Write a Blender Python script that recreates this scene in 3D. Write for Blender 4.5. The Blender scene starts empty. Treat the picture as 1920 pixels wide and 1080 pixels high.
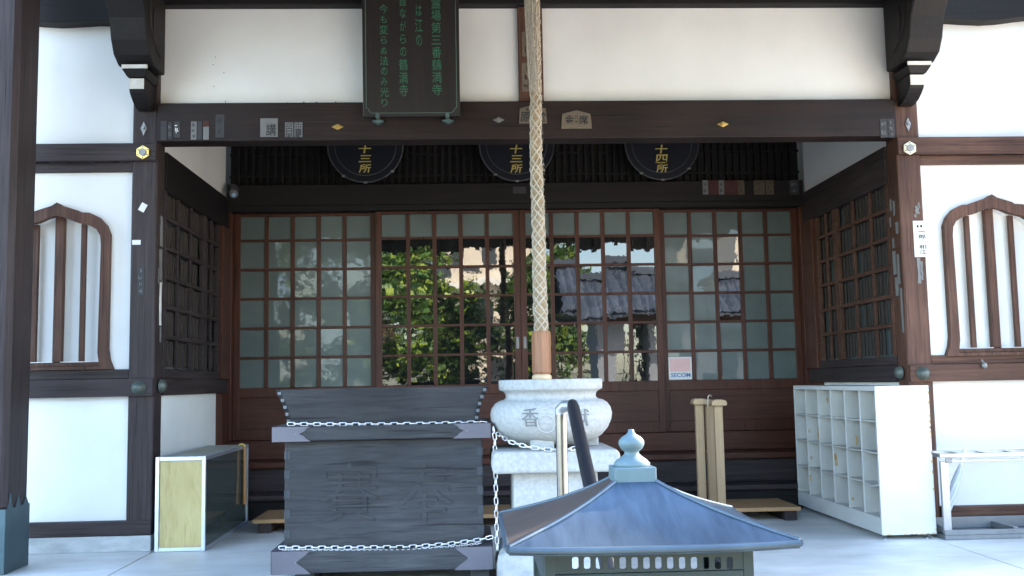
import bpy, bmesh, math, random
from mathutils import Vector, Matrix
random.seed(7)
rnd = random.uniform
scene = bpy.context.scene
C = scene.collection
rad = math.radians

# ------------------------------------------------------------------ camera
FOC, PITCH, YAW, ROLL = 1867.96, .0942, .0433, -.0181
CAM = Vector((-.4363, -6.5, 1.0185))
fwd = Vector((math.sin(YAW)*math.cos(PITCH), math.cos(YAW)*math.cos(PITCH), math.sin(PITCH)))
r0 = fwd.cross(Vector((0, 0, 1))).normalized(); u0 = r0.cross(fwd)
cr, sr = math.cos(ROLL), math.sin(ROLL)
rgt = cr*r0 + sr*u0; upv = -sr*r0 + cr*u0
cam = bpy.data.objects.new("camera", bpy.data.cameras.new("camera")); C.objects.link(cam)
cam.matrix_world = Matrix(((rgt.x, upv.x, -fwd.x, CAM.x), (rgt.y, upv.y, -fwd.y, CAM.y), (rgt.z, upv.z, -fwd.z, CAM.z), (0, 0, 0, 1)))
cam.data.sensor_width = 36; cam.data.lens = FOC/1920*36
cam.data.clip_start = .05; cam.data.clip_end = 2000
scene.camera = cam

def at(px, py, Y):
    """point of the photograph (1920 x 1080) on the upright plane at depth Y"""
    d = (px-960)/FOC*rgt - (py-540)/FOC*upv + fwd
    t = (Y-CAM.y)/d.y
    p = CAM + t*d
    return p

# ------------------------------------------------------------------ light
SUN_EL, SUN_AZ = rad(30), rad(52)            # azimuth from +Y (behind the hall) towards +X
world = bpy.data.worlds.new("World"); scene.world = world; world.use_nodes = True
wn = world.node_tree
sky = wn.nodes.new('ShaderNodeTexSky'); sky.sky_type = 'NISHITA'; sky.sun_disc = False
sky.sun_elevation = SUN_EL; sky.sun_rotation = SUN_AZ
sky.air_density = 1.0; sky.dust_density = 1.5
bg = wn.nodes['Background']; bg.inputs[1].default_value = .15
wn.links.new(sky.outputs[0], bg.inputs[0])
sl = bpy.data.lights.new("sun", 'SUN'); sl.energy = 4.0; sl.angle = rad(.5); sl.color = (1, .86, .68)
so = bpy.data.objects.new("sun", sl); C.objects.link(so)
sd = Vector((math.sin(SUN_AZ)*math.cos(SUN_EL), math.cos(SUN_AZ)*math.cos(SUN_EL), math.sin(SUN_EL)))
so.rotation_euler = sd.to_track_quat('Z', 'Y').to_euler(); so.location = sd*40
scene.view_settings.view_transform = 'Standard'; scene.view_settings.look = 'None'
scene.view_settings.exposure = 3.45; scene.view_settings.gamma = 1
scene.cycles.max_bounces = 10; scene.cycles.diffuse_bounces = 6; scene.cycles.glossy_bounces = 4
scene.cycles.caustics_reflective = False; scene.cycles.caustics_refractive = False
scene.cycles.sample_clamp_indirect = 6

# ------------------------------------------------------------------ materials
def mat(name, c1, c2=None, rough=.5, sc=6, stretch=(1, 1, 1), bump=0, metal=0, spec=.5, big=0, coat=0, coatr=.03, contrast=.5, bdist=.01, bsc=None, ior=None, dist=0., crack=0):
    m = bpy.data.materials.new(name); m.use_nodes = True
    nt = m.node_tree; N = nt.nodes; L = nt.links
    p = N['Principled BSDF']
    p.inputs['Roughness'].default_value = rough; p.inputs['Metallic'].default_value = metal
    p.inputs['Specular IOR Level'].default_value = spec
    if ior: p.inputs['IOR'].default_value = ior
    p.inputs['Coat Weight'].default_value = coat; p.inputs['Coat Roughness'].default_value = coatr
    tc = N.new('ShaderNodeTexCoord')
    mp = N.new('ShaderNodeMapping'); mp.inputs['Scale'].default_value = stretch
    L.new(tc.outputs['Object'], mp.inputs[0])
    if c2 is None: c2 = tuple(x*.8 for x in c1)
    nz = N.new('ShaderNodeTexNoise'); nz.inputs['Scale'].default_value = sc; nz.inputs['Detail'].default_value = 7; nz.inputs['Roughness'].default_value = .6; nz.inputs['Distortion'].default_value = dist
    L.new(mp.outputs[0], nz.inputs[0])
    rp = N.new('ShaderNodeValToRGB')
    rp.color_ramp.elements[0].position = .5-contrast*.45; rp.color_ramp.elements[1].position = .5+contrast*.45
    rp.color_ramp.elements[0].color = (*c1, 1); rp.color_ramp.elements[1].color = (*c2, 1)
    L.new(nz.outputs[0], rp.inputs[0])
    col = rp.outputs[0]
    if big:
        n2 = N.new('ShaderNodeTexNoise'); n2.inputs['Scale'].default_value = 1.3; n2.inputs['Detail'].default_value = 4
        L.new(tc.outputs['Object'], n2.inputs[0])
        mr = N.new('ShaderNodeMapRange'); mr.inputs[1].default_value = .3; mr.inputs[2].default_value = .7
        mr.inputs[3].default_value = 1-big; mr.inputs[4].default_value = 1+big
        L.new(n2.outputs[0], mr.inputs[0])
        mx = N.new('ShaderNodeMix'); mx.data_type = 'RGBA'; mx.blend_type = 'MULTIPLY'; mx.inputs[0].default_value = 1
        L.new(col, mx.inputs[6]); L.new(mr.outputs[0], mx.inputs[7]); col = mx.outputs[2]
    if crack:
        n4 = N.new('ShaderNodeTexNoise'); n4.inputs['Scale'].default_value = sc*1.3; n4.inputs['Detail'].default_value = 3; n4.inputs['Distortion'].default_value = .3
        mp4 = N.new('ShaderNodeMapping'); mp4.inputs['Scale'].default_value = tuple(x*(1.6 if x > 5 else .7) for x in stretch); mp4.inputs['Location'].default_value = (3.1, 1.7, 5.3)
        L.new(tc.outputs['Object'], mp4.inputs[0]); L.new(mp4.outputs[0], n4.inputs[0])
        m4 = N.new('ShaderNodeMapRange'); m4.inputs[1].default_value = .62; m4.inputs[2].default_value = .67; m4.inputs[3].default_value = 1; m4.inputs[4].default_value = 1-crack
        L.new(n4.outputs[0], m4.inputs[0])
        x4 = N.new('ShaderNodeMix'); x4.data_type = 'RGBA'; x4.blend_type = 'MULTIPLY'; x4.inputs[0].default_value = 1
        L.new(col, x4.inputs[6]); L.new(m4.outputs[0], x4.inputs[7]); col = x4.outputs[2]
    L.new(col, p.inputs['Base Color'])
    if bump:
        src = nz.outputs[0]
        if bsc:
            n3 = N.new('ShaderNodeTexNoise'); n3.inputs['Scale'].default_value = bsc; n3.inputs['Detail'].default_value = 4
            L.new(mp.outputs[0], n3.inputs[0]); src = n3.outputs[0]
        b = N.new('ShaderNodeBump'); b.inputs['Strength'].default_value = bump; b.inputs['Distance'].default_value = bdist
        L.new(src, b.inputs['Height']); L.new(b.outputs[0], p.inputs['Normal'])
        if coat: L.new(b.outputs[0], p.inputs['Coat Normal'])
    return m

GX, GY, GZ = (.9, 22, 22), (22, .9, 22), (22, 22, .9)
def wood(name, c1, c2, g, rough=.6, bump=.35, big=.25, spec=.25, **k):
    k.setdefault('dist', .7); k.setdefault('crack', .6 if max(c1) < .3 else .12)
    return mat(name, c1, c2, rough, sc=2.2, spec=spec, stretch=g, bump=bump, big=big, bdist=.004, **k)
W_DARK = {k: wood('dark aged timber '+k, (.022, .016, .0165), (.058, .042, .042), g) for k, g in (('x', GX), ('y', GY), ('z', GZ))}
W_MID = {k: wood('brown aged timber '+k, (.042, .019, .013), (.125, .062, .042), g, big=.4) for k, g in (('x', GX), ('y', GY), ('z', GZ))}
W_RED = {k: wood('red brown door timber '+k, (.050, .016, .010), (.095, .034, .021), g, rough=.42) for k, g in (('x', GX), ('y', GY), ('z', GZ))}
W_BLACK = wood('soot black timber', (.007, .006, .006), (.013, .011, .011), GX, rough=.6)
W_BLACKZ = wood('soot black timber upright', (.007, .006, .006), (.014, .011, .010), GZ, rough=.6)
W_GREY = wood('grey weathered box timber', (.0185, .019, .0215), (.062, .0625, .065), (1.1, 13, 13), rough=.6, big=.4, dist=1.2, contrast=.7)
W_LIGHT = wood('pale brown varnished wood', (.37, .245, .135), (.47, .33, .19), GZ, rough=.4, bump=.1, big=.08)
W_BOARD = wood('pale step board wood', (.34, .19, .09), (.46, .28, .14), GX, rough=.5, bump=.1, big=.1)
W_HANDLE = wood('rope handle wood', (.27, .125, .065), (.36, .18, .10), GZ, rough=.45, bump=.1, big=.08)
PLYWOOD = wood('raw plywood', (.44, .34, .14), (.56, .455, .225), (14, 14, 3), rough=.7, bump=.1, big=.12)
PLASTER = mat('white plaster', (.80, .80, .78), (.74, .74, .715), .85, sc=3, big=.07, bump=.08, contrast=.8)
WHITE_PAINT = mat('white painted steel', (.64, .64, .61), (.56, .56, .53), .42, sc=4, big=.05)
SILVER = mat('brushed aluminium', (.40, .42, .44), (.32, .34, .37), .35, sc=20, stretch=(1, 1, .2), metal=1)
STEEL = mat('stainless steel', (.27, .27, .26), (.22, .22, .215), .25, sc=20, metal=1)
CHAIN = mat('galvanised chain', (.80, .80, .80), (.68, .68, .69), .28, sc=60, metal=.9)
BLACKGRIP = mat('black rail grip', (.012, .013, .016), (.02, .021, .025), .35, sc=30)
GRANITE = mat('grey granite', (.27, .275, .265), (.50, .50, .475), .75, sc=46, big=.07, bump=.15, bdist=.003, contrast=.75)
ROCK = mat('rough cut stone', (.26, .27, .27), (.48, .48, .46), .9, sc=9, big=.2, bump=.9, bdist=.03)
FLOOR = mat('pale concrete paving', (.52, .51, .48), (.78, .77, .735), .48, sc=2.2, stretch=(1, 2.6, 1), big=.22, contrast=.7, bump=.12, bdist=.004)
GROUND = mat('pale gravel court', (.13, .125, .11), (.19, .18, .16), .95, sc=14, big=.12, bump=.3)
BOUNCEPAVING = mat('pale added bounce paving', (.42, .39, .335), (.49, .455, .40), .9, sc=8, big=.08)
GREENCU = mat('verdigris copper', (.05, .09, .085), (.10, .15, .14), .55, sc=7, big=.25, bump=.15, metal=.25)
BLUECU = mat('weathered copper roof sheet', (.024, .047, .078), (.095, .150, .215), .45, sc=4.2, stretch=(7, 1.3, 1.3), big=.3, bump=.05, metal=.6, contrast=.75, dist=.4)
FINIAL = mat('pale patina finial', (.085, .145, .165), (.145, .215, .235), .55, sc=8, big=.12, bump=.1, metal=.15)
GREENBODY = mat('dark green patina body', (.024, .040, .042), (.042, .064, .064), .5, sc=6, big=.2, metal=.3)
SLEEVE = mat('blue green copper sleeve', (.035, .068, .082), (.062, .10, .115), .5, sc=5, big=.3, bump=.3, metal=.35)
GOLD = mat('gilt brass', (.75, .52, .16), (.60, .40, .12), .35, sc=30, metal=.8)
IRON = mat('dull iron', (.18, .18, .18), (.28, .27, .25), .5, sc=30, metal=.6)
GREENDOME = mat('green bronze nail cover', (.07, .085, .075), (.12, .14, .12), .5, sc=20, metal=.4)
WHITEBLOCK = mat('chalk white end grain', (.70, .68, .62), (.52, .49, .42), .85, sc=22, big=.15)
ZINC = mat('lilac grey corner plate', (.105, .10, .12), (.14, .13, .15), .5, sc=5, big=.1, metal=.2)
ROPE = mat('straw rope core', (.23, .16, .09), (.40, .30, .185), .95, sc=26, big=.25, bump=.6)
CORD = mat('pale hemp cord', (.38, .33, .26), (.57, .51, .42), .95, sc=60, bump=.5)
PAPER = mat('white paper', (.78, .77, .74), (.66, .65, .62), .85, sc=12)
PAPERGREY = mat('faded grey paper', (.13, .13, .13), (.20, .20, .195), .85, sc=14, contrast=.8)
PAPERDIM = mat('weathered dark paper', (.030, .030, .033), (.055, .055, .057), .85, sc=14, contrast=.8)
PAPERRED = mat('faded red paper', (.055, .016, .013), (.08, .026, .021), .85, sc=14)
PAPERTAN = mat('yellowed tan paper', (.085, .063, .037), (.12, .09, .055), .85, sc=14)
EMA = mat('aged wooden tablet', (.105, .08, .056), (.15, .115, .08), .75, sc=6, stretch=GX)
INK = mat('black ink', (.012, .012, .013), (.02, .02, .02), .6)
INKDARK = mat('brown black ink', (.03, .025, .02), (.05, .04, .035), .7)
GOLDINK = mat('yellow gold lettering', (.45, .36, .09), (.55, .44, .13), .5, sc=30)
GREENINK = mat('green lettering', (.026, .11, .062), (.04, .15, .088), .6, sc=30)
NAVY = mat('dark navy lacquer', (.005, .0065, .012), (.008, .010, .017), .35, sc=5)
PLAQUE = mat('dark brown lacquer board', (.012, .009, .009), (.022, .017, .016), .45, sc=2, stretch=GZ, big=.2)
PINK = mat('faded pink print', (.72, .40, .38), (.78, .50, .47), .5, sc=12)
BLUEINK = mat('blue print', (.05, .13, .32), (.06, .15, .35), .5)
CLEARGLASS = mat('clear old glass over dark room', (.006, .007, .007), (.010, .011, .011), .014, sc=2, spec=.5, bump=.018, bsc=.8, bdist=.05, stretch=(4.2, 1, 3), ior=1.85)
FROST = mat('frosted glass', (.078, .103, .100), (.106, .135, .130), .45, sc=1.2, coat=.55, coatr=.015, big=.2, bump=.02, bsc=.8, bdist=.05, stretch=(3.2, 1, 4.2))
SIDEGLASS = mat('dim side glass', (.050, .070, .076), (.075, .098, .102), .3, sc=3, coat=.4, coatr=.03)
CASEGLASS = mat('dark case glass', (.040, .056, .054), (.06, .078, .074), .05, sc=3, spec=.5)
TILE = mat('silver grey roof tile', (.045, .058, .085), (.085, .105, .14), .35, sc=9, big=.2)
LEAFS = [mat('leaf green %s' % n, c, tuple(x*1.5 for x in c), .5, sc=2) for n, c in (('dark', (.018, .045, .011)), ('mid', (.048, .11, .018)), ('light', (.19, .27, .035)))]
BARK = mat('tree bark', (.07, .05, .035), (.13, .10, .07), .9, sc=5, stretch=(6, 6, 1), bump=.8)
BLDG = mat('cream rendered wall', (.62, .56, .46), (.70, .64, .54), .85, sc=2, big=.05)
BLDGWIN = mat('dark window', (.03, .035, .04), (.05, .055, .06), .1, sc=2)
DIRT = mat('stained white footing', (.30, .31, .31), (.55, .56, .55), .85, sc=7, stretch=(1, 1, 2.5), big=.2, contrast=.6)
GREYTRAY = mat('grey metal tray', (.16, .17, .18), (.22, .23, .24), .45, sc=9, metal=.5)
VINYL = mat('milky vinyl', (.42, .46, .50), (.52, .56, .60), .25, sc=9)
ORANGE = mat('amber brown strap', (.40, .17, .045), (.48, .22, .07), .4, sc=9)
SLATDIM = mat('thin lattice slat', (.035, .026, .022), (.062, .046, .038), .7, sc=9, stretch=GZ, contrast=.9)
RUST = mat('rust stain', (.42, .26, .10), (.55, .38, .18), .8, sc=20)
BLACKPL = mat('black plastic', (.02, .02, .022), (.03, .03, .032), .35)
LENS = mat('chrome dot', (.7, .7, .7), (.8, .8, .8), .1, metal=1)

# ------------------------------------------------------------------ mesh helpers
def wloc(o):
    v = Vector((0, 0, 0))
    while o is not None: v += o.location; o = o.parent
    return v

class MB:
    def __init__(s): s.v = []; s.f = []; s.sm = []
    def add(s, vs, fs, smooth=False):
        b = len(s.v); s.v += [tuple(x) for x in vs]
        for f in fs: s.f.append([b+i for i in f]); s.sm.append(smooth)
        return s
    def box(s, x0, x1, y0, y1, z0, z1):
        vs = [(x, y, z) for x in (x0, x1) for y in (y0, y1) for z in (z0, z1)]
        return s.add(vs, [(0, 1, 3, 2), (4, 6, 7, 5), (0, 4, 5, 1), (2, 3, 7, 6), (0, 2, 6, 4), (1, 5, 7, 3)])
    def hexa(s, b, t):
        """b, t: four corners each, counter-clockwise from above"""
        return s.add(list(b)+list(t), [(3, 2, 1, 0), (4, 5, 6, 7), (0, 1, 5, 4), (1, 2, 6, 5), (2, 3, 7, 6), (3, 0, 4, 7)])
    def prism(s, pts, a0, a1, plane='xz', smooth=False):
        n = len(pts)
        def P(p, a): return (p[0], a, p[1]) if plane == 'xz' else ((a, p[0], p[1]) if plane == 'yz' else (p[0], p[1], a))
        vs = [P(p, a0) for p in pts]+[P(p, a1) for p in pts]
        return s.add(vs, [list(range(n))[::-1], list(range(n, 2*n))]+[(i, (i+1) % n, n+(i+1) % n, n+i) for i in range(n)], smooth)
    def tube(s, path, r, n=10, closed=False, caps=True):
        path = [Vector(p) for p in path]; m = len(path)
        rs = r if isinstance(r, (list, tuple)) else [r]*m
        rings = []; ref = None
        for i, p in enumerate(path):
            if closed: t = path[(i+1) % m]-path[i-1]
            else: t = path[min(i+1, m-1)]-path[max(i-1, 0)]
            t.normalize()
            if ref is None:
                ref = Vector((0, 0, 1)) if abs(t.z) < .9 else Vector((0, 1, 0))
            a = (ref-t*ref.dot(t)).normalized(); ref = a; b = t.cross(a)
            rings.append([p+rs[i]*(math.cos(2*math.pi*k/n)*a+math.sin(2*math.pi*k/n)*b) for k in range(n)])
        vs = [v for rg in rings for v in rg]; fs = []
        for i in range(m if closed else m-1):
            j = (i+1) % m
            for k in range(n): fs.append((i*n+k, i*n+(k+1) % n, j*n+(k+1) % n, j*n+k))
        s.add(vs, fs, True)
        if caps and not closed: s.add(rings[0], [list(range(n))[::-1]]); s.add(rings[-1], [list(range(n))])
        return s
    def lathe(s, prof, c, n=40, smooth=True, caps=True):
        vs = []; fs = []; m = len(prof)
        for r, z in prof:
            for k in range(n):
                a = 2*math.pi*k/n; vs.append((c[0]+r*math.cos(a), c[1]+r*math.sin(a), c[2]+z))
        for i in range(m-1):
            for k in range(n): fs.append((i*n+k, i*n+(k+1) % n, (i+1)*n+(k+1) % n, (i+1)*n+k))
        s.add(vs, fs, smooth)
        if caps: s.add(vs[:n], [list(range(n))[::-1]]); s.add(vs[-n:], [list(range(n))])
        return s
    def disc_y(s, cx, cz, r, y0, y1, n=32):
        return s.prism([(cx+r*math.cos(2*math.pi*k/n), cz+r*math.sin(2*math.pi*k/n)) for k in range(n)], y0, y1)
    def build(s, name, m, parent=None, bevel=0, seg=2, **tags):
        o_ = wloc(parent) if parent else Vector((0, 0, 0))
        if parent is None and tags.get('origin'): o_ = Vector(tags['origin'])
        me = bpy.data.meshes.new(name)
        me.from_pydata([(v[0]-o_.x, v[1]-o_.y, v[2]-o_.z) for v in s.v], [], s.f)
        me.polygons.foreach_set('use_smooth', s.sm)
        me.materials.append(m); me.update()
        bm = bmesh.new(); bm.from_mesh(me); bmesh.ops.recalc_face_normals(bm, faces=bm.faces); bm.to_mesh(me); bm.free()
        o = bpy.data.objects.new(name, me); C.objects.link(o)
        if parent: o.parent = parent
        else: o.location = o_
        if bevel:
            b = o.modifiers.new('bevel', 'BEVEL'); b.width = bevel; b.segments = seg; b.limit_method = 'ANGLE'; b.angle_limit = rad(40)
        for k in ('label', 'category', 'group', 'kind'):
            if tags.get(k): o[k] = tags[k]
        return o

def box(name, m, parent, x0, x1, y0, y1, z0, z1, bevel=.004, **k):
    return MB().box(x0, x1, y0, y1, z0, z1).build(name, m, parent, bevel, **k)

def thing(name, loc, label, cat, group=None):
    o = bpy.data.objects.new(name, None); C.objects.link(o); o.location = loc; o.empty_display_size = .1
    o['label'] = label; o['category'] = cat
    if group: o['group'] = group
    return o

def plate(outer, holes, y0, y1, mb=None):
    """a flat board in the XZ plane with holes, from depth y0 to y1"""
    cu = bpy.data.curves.new('plate', 'CURVE'); cu.dimensions = '2D'; cu.fill_mode = 'BOTH'; cu.extrude = abs(y1-y0)/2
    for loop in [outer]+list(holes):
        sp = cu.splines.new('POLY'); sp.points.add(len(loop)-1)
        for i, p in enumerate(loop): sp.points[i].co = (p[0], p[1], 0, 1)
        sp.use_cyclic_u = True
    ob = bpy.data.objects.new('plate', cu); C.objects.link(ob)
    dg = bpy.context.evaluated_depsgraph_get(); me = bpy.data.meshes.new_from_object(ob.evaluated_get(dg))
    mb = mb or MB(); ym = (y0+y1)/2
    mb.add([(v.co.x, ym-v.co.z, v.co.y) for v in me.vertices], [list(p.vertices) for p in me.polygons])
    bpy.data.objects.remove(ob); bpy.data.curves.remove(cu); bpy.data.meshes.remove(me)
    return mb

def glyphs(body, extrude=.5, offset=0., shear=0., res=4):
    cu = bpy.data.curves.new('glyph', 'FONT'); cu.body = body; cu.size = 1; cu.extrude = extrude; cu.offset = offset; cu.shear = shear
    cu.resolution_u = res
    ob = bpy.data.objects.new('glyph', cu); C.objects.link(ob)
    dg = bpy.context.evaluated_depsgraph_get(); dg.update(); me = bpy.data.meshes.new_from_object(ob.evaluated_get(dg))
    vs = [v.co.copy() for v in me.vertices]; fs = [list(p.vertices) for p in me.polygons]
    bpy.data.objects.remove(ob); bpy.data.curves.remove(cu); bpy.data.meshes.remove(me)
    return vs, fs

def text_into(mb, body, x0, x1, z0, z1, y0, y1, offset=.0, shear=0., fit=True, mapf=None):
    """one line of characters squeezed into the box x0..x1, z0..z1, from depth y0 to y1"""
    vs, fs = glyphs(body, offset=offset, shear=shear)
    if not vs: return mb
    ax, bx_ = min(v.x for v in vs), max(v.x for v in vs); ay, by = min(v.y for v in vs), max(v.y for v in vs)
    az, bz = min(v.z for v in vs), max(v.z for v in vs)
    sx = (x1-x0)/max(bx_-ax, 1e-6); sz = (z1-z0)/max(by-ay, 1e-6)
    if not fit: sx = sz = min(sx, sz)
    cx, cz = (x0+x1)/2, (z0+z1)/2; mx_, my_ = (ax+bx_)/2, (ay+by)/2
    out = []
    for v in vs:
        p = (cx+(v.x-mx_)*sx, y0+(y1-y0)*(v.z-az)/max(bz-az, 1e-6), cz+(v.y-my_)*sz)
        out.append(mapf(p) if mapf else p)
    return mb.add(out, fs)

def vtext(mb, chars, cx, ztop, pitch, w, y0, y1, **k):
    small = 'ぬもがらのなはに・りみ'
    for i, ch in enumerate(chars):
        zc = ztop-pitch*(i+.5)
        hw, hh = w/2, pitch*.44
        if ch in small: hw *= .72; hh *= .8
        if ch == '・': hw *= .2; hh *= .2
        if ch == '一': hh *= .14
        if ch == '三': hh *= .8
        text_into(mb, ch, cx-hw, cx+hw, zc-hh, zc+hh, y0, y1, **k)
    return mb

def chain(points, name, label, pitch=.033, wr=.0031, L=.046, Wd=.024, start=0):
    pts = [Vector(p) for p in points]
    seg = [(pts[i+1]-pts[i]).length for i in range(len(pts)-1)]; tot = sum(seg)
    def pos(s):
        s = max(0, min(tot, s))
        for i, l in enumerate(seg):
            if s <= l or i == len(seg)-1: return pts[i]+(pts[i+1]-pts[i])*(s/l)
            s -= l
    mb = MB(); n = int(tot/pitch)
    for k in range(n):
        s = (k+.5)*pitch; c = pos(s); t = (pos(s+.01)-pos(s-.01)).normalized()
        ref = Vector((0, -1, 0))
        a = ref.cross(t)
        if a.length < .1: a = Vector((1, 0, 0))
        a.normalize(); b = t.cross(a)
        w = a if (k+start) % 2 == 0 else (b*.9+a*.35).normalized()
        hl, hw = L/2-Wd/2, Wd/2-wr
        path = []
        for q in range(12):
            an = 2*math.pi*q/12
            path.append(c+t*((hl if math.cos(an) > 0 else -hl)+hw*math.cos(an))+w*hw*math.sin(an))
        mb.tube(path, wr, 6, closed=True)
    o = mb.build(name, CHAIN, None, label=label, category='chain', origin=tuple(pts[0]))
    return o

# ------------------------------------------------------------------ ground and floor
MB().box(-150, 150, -150, 150, -.7, -.5).build('ground', GROUND, kind='structure')
fl = MB(); xs = [-9, -2.441, -.02, 2.435, 9]
for i in range(4): fl.box(xs[i]+.005, xs[i+1]-.005, -2.95, 12, -.35, 0)
fl.box(-9.02, 9.02, -2.93, 12.02, -.5, -.36)
fl.build('porch_floor', FLOOR, bevel=.004, kind='structure')
MB().box(3.0, 16, -15, 2.5, -.52, -.494).build('bounce_paving', BOUNCEPAVING, kind='structure')  # unseen pale slab, added to bounce warm sunlight onto the front
st = MB()
for k in range(2): st.box(-2.6, 2.6, -2.95-.32*(k+1), -2.945, -.5, -.17*(k+1)+.002*k)
st.build('stone_steps', GRANITE, bevel=.012, kind='structure')

# ------------------------------------------------------------------ the hall
hall = thing('temple_hall', (0, 0, 0), 'dark timber temple hall with white plaster walls and deep recessed glazed entrance', 'temple')
PI = 2.46; PO = 2.625; YD = 1.93
for sgn in (-1, 1):
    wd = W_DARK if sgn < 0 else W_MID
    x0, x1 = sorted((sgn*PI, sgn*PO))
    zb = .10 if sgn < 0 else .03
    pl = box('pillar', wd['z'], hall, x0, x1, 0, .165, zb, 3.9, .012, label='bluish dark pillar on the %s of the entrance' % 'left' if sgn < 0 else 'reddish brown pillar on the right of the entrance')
    # gilt hexagon over the long tie, dome on the low tie, ring plate above
    gx, gz = (at(267, 285, -.05) if sgn < 0 else at(1707, 277, -.05)).xz
    hx = MB().prism([(gx+.047*math.sin(math.pi/3*k), gz+.047*math.cos(math.pi/3*k)) for k in range(6)], -.046, -.031)
    h = hx.build('hexagonal_nail_cover', GOLD if sgn < 0 else mat('pale gilt', (.8, .74, .55), (.7, .62, .42), .45, sc=30, metal=.3), pl, .003)
    c_ = MB().disc_y(gx, gz, .024, -.056, -.044, 20)
    for k in range(6): c_.disc_y(gx+.034*math.sin(math.pi/3*k), gz+.034*math.cos(math.pi/3*k), .005, -.050, -.044, 8)
    c_.build('nail_cover_boss', IRON, pl)
    dx, dz = (at(258, 727, -.05) if sgn < 0 else at(1733, 700, -.05)).xz
    dm = MB()
    def dome(mb, cx, cz, R):
        vs = []; fs = []; n = 24
        prof = [(R, 0), (R, .008), (R*.82, .014), (R*.74, .03), (R*.5, .045), (R*.2, .052), (0.001, .053)]
        for r, h in prof:
            for k in range(n): vs.append((cx+r*math.cos(2*math.pi*k/n), -.03-h, cz+r*math.sin(2*math.pi*k/n)))
        for i in range(len(prof)-1):
            for k in range(n): fs.append((i*n+k, i*n+(k+1) % n, (i+1)*n+(k+1) % n, (i+1)*n+k))
        mb.add(vs, fs, True)
    dome(dm, dx, dz, .045); dm.build('domed_nail_cover', GREENDOME, pl)
    # dome on the inner face
    dv = []; df = []; n = 20
    for i, (r, h) in enumerate([(.045, 0), (.045, .01), (.033, .03), (.015, .04), (.001, .042)]):
        for k in range(n): dv.append((sgn*(PI-h-.012), .09+r*math.cos(2*math.pi*k/n), 1.035+r*math.sin(2*math.pi*k/n)))
    for i in range(4):
        for k in range(n): df.append((i*n+k, i*n+(k+1) % n, (i+1)*n+(k+1) % n, (i+1)*n+k))
    MB().add(dv, df, True).build('domed_nail_cover', GREENDOME, pl)
    rx, rz = (at(270, 241, 0) if sgn < 0 else at(1702, 233, 0)).xz
    MB().prism([(rx, rz+.045), (rx+.02, rz), (rx, rz-.05), (rx-.02, rz)], -.008, 0.002).disc_y(rx, rz+.004, .011, -.022, -.007, 14).build('ring_plate', IRON, pl)
    # long ties across the wing wall
    xa, xb = sorted((sgn*PI, sgn*5.5)); xw, xv = sorted((sgn*PO, sgn*5.5))
    box('tie_beam', wd['x'], hall, xa, xb, -.03, -.001, 2.497, 2.615, .006)
    box('wall_rail', wd['x'], hall, xw, xv, .012, .10, 2.434, 2.496, .004)
    box('tie_beam', wd['x'], hall, xa, xb, -.03, -.001, .972, 1.085, .006)
    box('sill_rail', wd['x'], hall, xw, xv, .008, .12, 1.086, 1.146, .004)
    box('base_beam', wd['x'], hall, xa if sgn < 0 else xw, xb if sgn < 0 else xv, -.012, .12, zb, .19 if sgn < 0 else .158, .006)
    if sgn < 0: box('footing', DIRT, hall, xa, xb, -.02, .14, .0005, .098, .004)
    # wall panels
    box('plaster_panel', PLASTER, hall, xw, xv, .04, .12, 2.616, 3.46, 0)
    box('plaster_panel', PLASTER, hall, xw, xv, .04, .12, .19 if sgn < 0 else .158, .972, 0)
    # bell shaped window
    kc = sgn*3.095
    out = [(0, 0), (.035, -.023), (.093, -.041), (.139, -.056), (.151, -.067), (.209, -.07), (.267, -.099), (.314, -.151), (.337, -.209), (.337, -.952), (.348, -1.022), (.372, -1.084)]
    inn = [(0, -.087), (.058, -.102), (.116, -.128), (.157, -.137), (.209, -.151), (.256, -.18), (.279, -.221), (.285, -.279), (.277, -.976), (.29, -1.063)]
    zt = 2.231 if sgn < 0 else 2.222
    full = lambda h: [(kc+a, zt+b) for a, b in h]+[(kc-a, zt+b) for a, b in reversed(h) if a > 0]
    plate([(xw, 1.146), (xv, 1.146), (xv, 2.434), (xw, 2.434)], [full([(a, b) for a, b in inn[:-1]]+[(.283, -1.03)])], .04, .10).build('plaster_panel', PLASTER, hall)
    win = MB(); fo = full(out); fi = full(inn)
    plate(fo, [fi[:]], -.012, .038, win)
    wf = win.build('bell_window', wd['z'] if sgn > 0 else W_MID['z'], hall, .004)
    bars = MB().box(kc-.028, kc+.028, .04, .085, zt-1.062, zt-.09)
    for q in (-1, 1): bars.box(kc+q*.152-.016, kc+q*.152+.016, .045, .075, zt-1.062, zt-.135)
    bars.box(kc-.288, kc+.288, .02, .044, zt-1.062, zt-1.035)
    bars.build('window_bars', W_MID['z'], wf, .003)
    box('window_board', PLASTER, wf, kc-.36, kc+.36, .102, .12, 1.15, 2.3, 0)
    # curved beam over the wing wall and bracket arm with white end
    pts = [(sgn*PO, 3.41)]+[(sgn*(PO+.12*k), 3.405+.012*math.sin(k*1.1)+.004*k) for k in range(1, 24)]+[(sgn*5.45, 3.86), (sgn*PO, 3.86)]
    MB().prism(pts, -.07, .13).build('rainbow_beam', W_BLACK, hall, .006)
    bc = sgn*2.535
    arm = [(0, 2.83), (-.05, 2.832), (-.11, 2.85), (-.16, 2.88), (-.19, 2.905), (-.2, 2.925), (-.2, 2.995), (0, 2.995)]
    br = MB().prism(arm, bc-.05, bc+.05, 'yz').build('bracket_arm', W_BLACKZ, hall, .004)
    box('white_end_block', WHITEBLOCK, br, bc-.046, bc+.046, -.209, -.2015, 2.922, 2.99, .002)
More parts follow.
